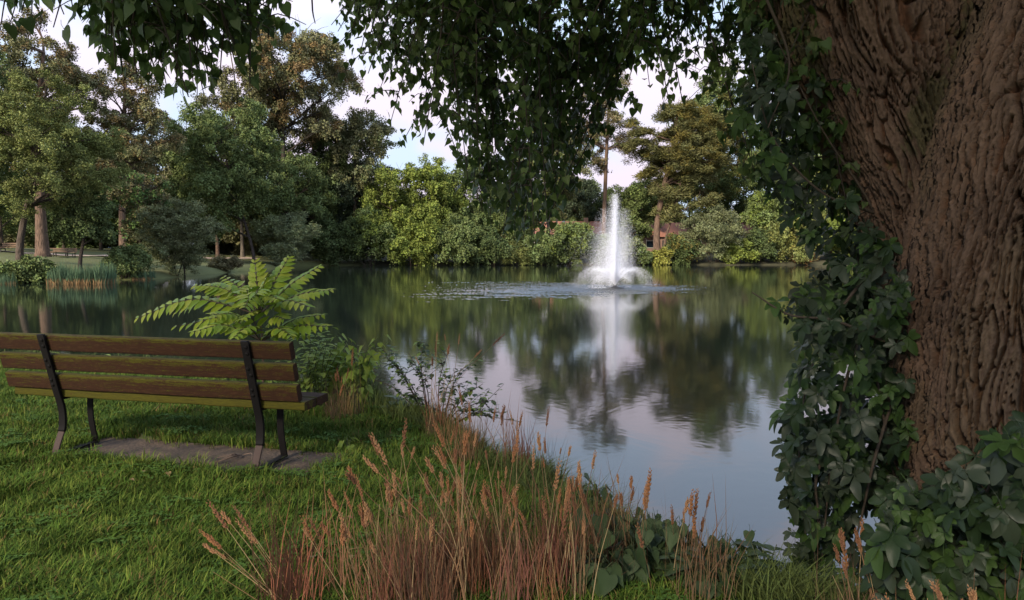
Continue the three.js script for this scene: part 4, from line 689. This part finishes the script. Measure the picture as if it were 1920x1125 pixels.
{
  const rnd = rng(610), base = survey(492, 700, 5.7); base.y = ground(base.x, base.z) - 0.02;
  const t = thing('feather_leaved_sapling', 'bright yellow green sapling with long feathered leaves behind the bench', 'sapling', base.toArray());
  const leafM = [leafMat(0.30, 0.40, 0.03, 0.42, 0.6), leafMat(0.22, 0.34, 0.035, 0.42, 0.6), leafMat(0.36, 0.42, 0.05, 0.42, 0.6)], stalk = mat(0.09, 0.06, 0.035, 0.8), S = (x, y, d) => survey(x, y, d).sub(base);
  const stemTop = S(487, 590, 5.65); part('stem', new MB().tube(curve([V(0, 0, 0), S(492, 640, 5.7), stemTop], 8), 0.012, 6).geo(), stalk, t);
  const low = S(491, 640, 5.68);
  [[stemTop, 478, 492, 5.75, 0.02, 9], [stemTop, 541, 484, 5.9, 0.03, 11], [stemTop, 598, 500, 5.7, 0.04, 11], [stemTop, 621, 543, 5.5, 0.05, 12], [low, 604, 590, 5.5, 0.06, 10], [low, 612, 612, 5.4, 0.06, 10], [stemTop, 368, 535, 5.6, 0.08, 12], [stemTop, 258, 596, 5.5, 0.14, 15], [stemTop, 436, 548, 5.25, 0.1, 11], [low, 362, 622, 5.3, 0.09, 11], [stemTop, 420, 520, 6.0, 0.05, 9], [low, 545, 628, 5.2, 0.08, 9], [stemTop, 520, 560, 5.2, 0.08, 8], [low, 440, 632, 5.1, 0.1, 9], [stemTop, 500, 520, 5.4, 0.06, 8], [stemTop, 560, 540, 6.0, 0.06, 9], [low, 400, 590, 5.2, 0.1, 9], [stemTop, 330, 585, 5.9, 0.12, 10], [stemTop, 460, 575, 5.0, 0.12, 9], [stemTop, 580, 575, 5.2, 0.08, 9], [low, 380, 600, 5.5, 0.1, 9], [low, 450, 598, 5.3, 0.12, 9], [low, 532, 598, 5.4, 0.1, 8], [low, 578, 628, 5.6, 0.08, 8], [low, 330, 612, 5.6, 0.1, 9], [stemTop, 480, 552, 5.1, 0.1, 8]]
    .forEach(([from, x, y, d, arch, n]) => frondOn(t, from.clone(), S(x, y, d), arch, leafM, stalk, Math.round(n * 0.9), 0.13, rnd));
}
// ---------------------------------------------------------------- leafy plants along the bank
function leafyPlant(name, label, px, py, d, height, stems, per, size, mats, seed, heart, group) {
  const rnd = rng(seed), base = survey(px, py, d); base.y = ground(base.x, base.z) - 0.01;
  const t = thing(name, label, 'plant', base.toArray(), 0, group), stalk = mat(0.06, 0.075, 0.03, 0.8);
  for (let s = 0; s < stems; s++) {
    const a = rnd() * 6.283, h = height * (0.65 + 0.4 * rnd()), sp = h * (0.15 + 0.4 * rnd()), pts = curve([V(0, 0, 0), V(Math.cos(a) * sp * 0.35, h * 0.6, Math.sin(a) * sp * 0.35), V(Math.cos(a) * sp, h, Math.sin(a) * sp)], 6), path = new THREE.CatmullRomCurve3(pts);
    part('stem', new MB().tube(pts, 0.0045, 4).geo(), stalk, t);
    for (let k = 0; k < per; k++) {
      const u = mix(0.2, 1, (k + rnd()) / per), p = path.getPoint(Math.min(1, u)), b = k * 2.4 + rnd(), sc = size * (0.6 + 0.6 * rnd()), dir = V(Math.cos(b), 0.25 - 0.5 * rnd(), Math.sin(b)).normalize();
      if (heart) meshAt('leaf', HEART[k % 4], mats[Math.floor(rnd() * mats.length)], facing(p.addScaledVector(dir, 0.5 * sc), V(dir.x * 0.7, 0.5 + 0.5 * rnd(), dir.z * 0.7 + 0.3), V(0, 1, 0), (rnd() - 0.5), sc), t);
      else { const side = V(0, 0, 0).crossVectors(dir, V(0, 1, 0)).normalize(), nor = V(0, 0, 0).crossVectors(side, dir).normalize(); meshAt('leaf', OVATE[k % 3], mats[Math.floor(rnd() * mats.length)], new THREE.Matrix4().makeBasis(side.clone().multiplyScalar(sc * 1.5), dir.clone().multiplyScalar(sc), nor.multiplyScalar(sc)).setPosition(p), t); }
    }
  }
  return t;
}
{
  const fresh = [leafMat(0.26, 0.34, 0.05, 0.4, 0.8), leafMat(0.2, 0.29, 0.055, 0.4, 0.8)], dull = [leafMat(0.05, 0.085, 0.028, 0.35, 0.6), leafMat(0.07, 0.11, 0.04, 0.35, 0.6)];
  [[572, 748, 6.0, 0.5], [600, 750, 6.1, 0.5], [628, 745, 6.3, 0.46], [655, 742, 6.5, 0.4], [590, 735, 6.6, 0.55], [676, 748, 6.2, 0.5]].forEach(([x, y, d, h], k) => leafyPlant('bank_weed', ['fresh green weed pressed against the seat end of the bench', 'bushy fresh green weed just past the bench seat', 'fresh green weed between bench and wispy shrub', 'low fresh green weed at the bank edge by the wispy shrub', 'tall fresh green weed behind the bench end', 'upright fresh green weed with pale top beside the wispy shrub'][k], x, y, d - 0.3, h * 1.35, 12, 11, 0.08, fresh, 700 + k, k % 3 === 2, 'fresh weeds on the bank beside the bench'));
  [[430, 735, 6.8], [330, 720, 7.4], [200, 712, 7.9], [90, 705, 8.4], [510, 735, 6.6]].forEach(([x, y, d], k) => leafyPlant('bank_weed', 'low green weed growing on the bank behind the bench slats', x, y, d, 0.22, 5, 6, 0.07, fresh, 720 + k, false, 'weeds behind the bench'));
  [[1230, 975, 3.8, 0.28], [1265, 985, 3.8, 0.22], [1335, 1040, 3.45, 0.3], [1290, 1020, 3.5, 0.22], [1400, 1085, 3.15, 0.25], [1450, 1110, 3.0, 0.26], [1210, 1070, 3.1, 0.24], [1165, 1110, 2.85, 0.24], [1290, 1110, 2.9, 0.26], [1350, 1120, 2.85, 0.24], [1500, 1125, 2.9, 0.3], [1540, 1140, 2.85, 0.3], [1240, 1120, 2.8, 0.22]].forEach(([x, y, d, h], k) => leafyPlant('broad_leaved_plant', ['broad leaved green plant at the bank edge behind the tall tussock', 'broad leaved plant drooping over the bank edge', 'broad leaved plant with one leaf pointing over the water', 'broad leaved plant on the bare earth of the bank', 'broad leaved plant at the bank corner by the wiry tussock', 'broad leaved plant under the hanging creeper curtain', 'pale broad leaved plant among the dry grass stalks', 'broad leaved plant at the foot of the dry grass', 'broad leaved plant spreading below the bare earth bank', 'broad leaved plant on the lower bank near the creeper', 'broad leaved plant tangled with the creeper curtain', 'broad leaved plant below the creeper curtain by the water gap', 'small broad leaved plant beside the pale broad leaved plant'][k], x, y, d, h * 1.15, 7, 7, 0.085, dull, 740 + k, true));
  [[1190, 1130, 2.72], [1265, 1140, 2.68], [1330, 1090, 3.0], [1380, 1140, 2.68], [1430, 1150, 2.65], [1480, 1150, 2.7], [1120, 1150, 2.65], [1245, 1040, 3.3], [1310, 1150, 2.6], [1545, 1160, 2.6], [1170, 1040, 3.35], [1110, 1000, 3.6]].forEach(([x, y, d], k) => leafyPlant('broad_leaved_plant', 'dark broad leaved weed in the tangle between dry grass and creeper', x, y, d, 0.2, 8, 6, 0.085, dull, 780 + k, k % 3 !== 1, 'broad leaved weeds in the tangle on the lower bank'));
  leafyPlant('broad_leaved_plant', 'single five leaved shoot standing above the bank against the water', 1008, 860, 4.75, 0.17, 2, 5, 0.085, dull, 760, false);
  leafyPlant('broad_leaved_plant', 'low dark dock like rosette at the bank beneath the wispy shrub', 745, 800, 5.7, 0.2, 6, 5, 0.12, dull, 761, false);
  leafyPlant('broad_leaved_plant', 'small yellow green seedling in the lawn right of the bench pad', 652, 838, 4.6, 0.08, 3, 3, 0.07, fresh, 762, true);
  // wispy shrub: arching twigs with small leaves
  const rnd = rng(800), mk = (label, px, py, d, list, n, seed) => {
    const base = survey(px, py, d); base.y = ground(base.x, base.z) - 0.02; const t = thing('wispy_shrub', label, 'shrub', base.toArray()), wood = mat(0.06, 0.04, 0.03), ms = [dull[1], fresh[1], dull[0]];
    for (const [x, y, dd] of list) {
      const tip = survey(x, y, dd).sub(base), path = new THREE.CatmullRomCurve3([V(0, 0, 0), tip.clone().multiplyScalar(0.5).add(V((rnd() - 0.5) * 0.1, 0.1, 0)), tip]), pts = path.getPoints(10), mb = new MB().tube(pts, 0.0055, 5), spots = [];
      for (let k = 0; k < 5; k++) { const q = path.getPoint(0.3 + 0.65 * rnd()), e = q.clone().add(V((rnd() - 0.5) * 0.3, 0.02 + 0.12 * rnd(), (rnd() - 0.5) * 0.3)); mb.tube([q, q.clone().lerp(e, 0.5), e], 0.0028, 4, false); for (let u = 0.2; u <= 1; u += 0.2) spots.push(q.clone().lerp(e, u)); }
      part('branch', mb.geo(), wood, t);
      for (let k = 0; k < n; k++) spots.push(path.getPoint(0.35 + 0.65 * rnd()));
      for (const p of spots) { const b = rnd() * 6.3, dir = V(Math.cos(b), 0.5 - rnd(), Math.sin(b)).normalize(), side = V(0, 0, 0).crossVectors(dir, V(0, 1, 0)).normalize(), nor = V(0, 0, 0).crossVectors(side, dir), sc = 0.05 * (0.6 + 0.7 * rnd()); meshAt('leaf', OVATE[Math.floor(rnd() * 3)], ms[Math.floor(rnd() * 3)], new THREE.Matrix4().makeBasis(side.multiplyScalar(sc * 1.7), dir.multiplyScalar(sc), nor.multiplyScalar(sc)).setPosition(p), t); }
    }
  };
  mk('dark wispy shrub leaning left over the water behind the dry stalks', 805, 810, 5.5, [[715, 650, 5.7], [740, 680, 5.6], [775, 690, 5.5], [700, 710, 5.6], [790, 640, 5.5], [755, 740, 5.4], [725, 670, 5.4], [765, 660, 5.6]], 16, 1);
  mk('wispy small leaved shrub arching right over the bright water', 825, 815, 5.3, [[850, 700, 5.3], [905, 720, 5.2], [890, 770, 5.0], [945, 775, 5.0], [840, 660, 5.3], [970, 790, 4.9], [870, 740, 5.1], [865, 690, 5.2], [925, 750, 5.1]], 13, 2);
}
// ---------------------------------------------------------------- dry seeding grass
{
  const straw = [mat(0.27, 0.15, 0.07, 0.85), mat(0.19, 0.105, 0.05, 0.85), mat(0.35, 0.25, 0.12, 0.85)], head = [mat(0.30, 0.135, 0.055, 0.95), mat(0.35, 0.185, 0.085, 0.95), mat(0.21, 0.095, 0.045, 0.95)];
  const heads = [0, 1, 2, 3].map((v) => { const r = rng(900 + v), list = [], L = 0.07 + 0.025 * v; for (let k = 0; k < 22; k++) { const u = k / 21, g = new THREE.OctahedronGeometry(0.0065 * (0.55 + 0.9 * Math.sin(Math.PI * mix(0.25, 0.95, u))) * (0.8 + 0.4 * r()), 0), a = k * 2.3; g.scale(0.62, 1.5, 0.62); g.rotateZ(-0.45); g.translate(0.005 * (0.5 + r()), 0, 0); g.rotateY(a); g.translate(0, u * L, 0); g.deleteAttribute('uv'); list.push(g); } return mergeGeometries(list); });
  const stalks = [0, 1, 2, 3, 4, 5, 6, 7].map((v) => { const r = rng(920 + v), h = 0.42 + 0.055 * v, bend = [0.02, 0.1, 0.05, 0.22, 0.08, 0.14, 0.04, 0.3][v], pts = curve([V(0, -0.02, 0), V(bend * 0.12, h * 0.5, 0.01), V(bend, h, 0)], 7), mb = new MB().tube(pts, pts.map((_, k) => mix(0.0026, 0.0011, k / 7)), 4, false); if (v % 2) { const b = pts[3], w = 0.0022, A = mb.v(b.x, b.y, -w), B = mb.v(b.x, b.y, w), C = mb.v(b.x + 0.04, b.y + 0.07, w), D = mb.v(b.x + 0.04, b.y + 0.07, -w), E = mb.v(b.x + 0.1, b.y + 0.05, 0); mb.q(A, B, C, D); mb.f(D, C, E); } const e = pts[7], p = pts[6]; return { g: mb.geo(), e, q: new THREE.Quaternion().setFromUnitVectors(V(0, 1, 0), e.clone().sub(p).normalize()), h }; });
  const rnd = rng(950), fine = new MB(), thin = [];
  for (let k = 0; k < 26; k++) { const x = (rnd() - 0.5) * 0.12, z = (rnd() - 0.5) * 0.12, h = 0.12 + 0.3 * rnd(), bx = (rnd() - 0.5) * 0.16, bz = (rnd() - 0.5) * 0.16, w = 0.0014; const A = fine.v(x - w, -0.02, z), B = fine.v(x + w, -0.02, z), C = fine.v(x + bx * 0.4 + w, h * 0.6, z + bz * 0.4), D = fine.v(x + bx * 0.4 - w, h * 0.6, z + bz * 0.4), E = fine.v(x + bx, h, z + bz); fine.q(A, B, C, D); fine.f(D, C, E); }
  const fineG = fine.geo();
  const clump = (px, d, spreadX, spreadZ, n, wisps, hmin, hmax, label, lean = 0) => {
    const base = survey(px, 1000, d); base.y = ground(base.x, base.z); const t = thing('dry_grass_clump', label, 'dry grass', base.toArray(), 0);
    const spot = () => { const g = () => (rnd() + rnd() + rnd() - 1.5) / 1.5, x = g() * spreadX, z = g() * spreadZ; return V(x, ground(base.x + x, base.z + z) - base.y, z); };
    for (let k = 0; k < n; k++) {
      const want = mix(hmin, hmax, rnd()), v = clamp(Math.round((want - 0.42) / 0.055 + (rnd() - 0.5) * 4), 0, 7), S = stalks[v], sc = want / S.h, m = part('stalk', S.g, straw[Math.floor(rnd() * 3)], t);
      m.position.copy(spot()); m.scale.setScalar(sc); m.rotation.set((rnd() - 0.5) * 0.4, rnd() * 6.3, lean + (rnd() - 0.5) * 0.5, 'ZXY');
      if (rnd() < 0.82) { const q = part('seed_head', heads[Math.floor(rnd() * 4)], head[Math.floor(rnd() * 3)], m); q.position.copy(S.e); q.quaternion.copy(S.q); q.scale.setScalar((0.42 + 0.5 * rnd()) / sc); }
    }
    const list = []; for (let k = 0; k < wisps; k++) list.push([xf(spot(), (rnd() - 0.5) * 0.3, rnd() * 6.3, (rnd() - 0.5) * 0.3, 0.7 + 0.7 * rnd()), lin(0.7 + 0.6 * rnd(), 0.75 + 0.4 * rnd(), 0.8 + 0.3 * rnd())]);
    instanced('straw', fineG, straw[1], list, t);
  };
  clump(880, 2.6, 0.36, 0.34, 66, 34, 0.3, 0.64, 'dense rusty dry grass clump with many upright seed heads');
  clump(1040, 2.62, 0.3, 0.34, 36, 24, 0.28, 0.54, 'dense rusty dry grass clump beside the pale broad leaved plant');
  clump(730, 2.5, 0.28, 0.28, 32, 18, 0.26, 0.46, 'thin dry grass clump leaning out over the lawn', 0.22);
  clump(540, 2.45, 0.12, 0.15, 10, 6, 0.28, 0.4, 'few fallen dry grass stalks low over the lawn', 0.75);
  clump(1170, 2.8, 0.2, 0.26, 12, 10, 0.24, 0.42, 'loose dry grass clump by the brown tussocks');
  clump(1290, 2.65, 0.22, 0.22, 10, 5, 0.22, 0.38, 'sparse dry stalks rising from the broad leaved plants');
  clump(820, 4.9, 0.14, 0.2, 9, 4, 0.45, 0.85, 'tall thin dry stalks standing in the wispy shrub');
  clump(905, 4.3, 0.35, 0.3, 12, 8, 0.2, 0.42, 'dry grass tuft on the bank crest below the wispy shrub');
  clump(1010, 4.2, 0.3, 0.2, 6, 4, 0.2, 0.38, 'sparse dry grass on the bank crest beside the five leaved shoot');
  clump(640, 5.4, 0.2, 0.3, 8, 8, 0.25, 0.5, 'sparse dry stalks behind the bench pad');
  clump(1840, 1.85, 0.22, 0.1, 22, 6, 0.26, 0.42, 'orange seed heads leaning across the foot of the old trunk', 0.35);
  clump(1640, 2.2, 0.18, 0.12, 12, 5, 0.3, 0.46, 'few orange dry stalks in front of the water gap', 0.1);
}
renderer.render(scene, camera);
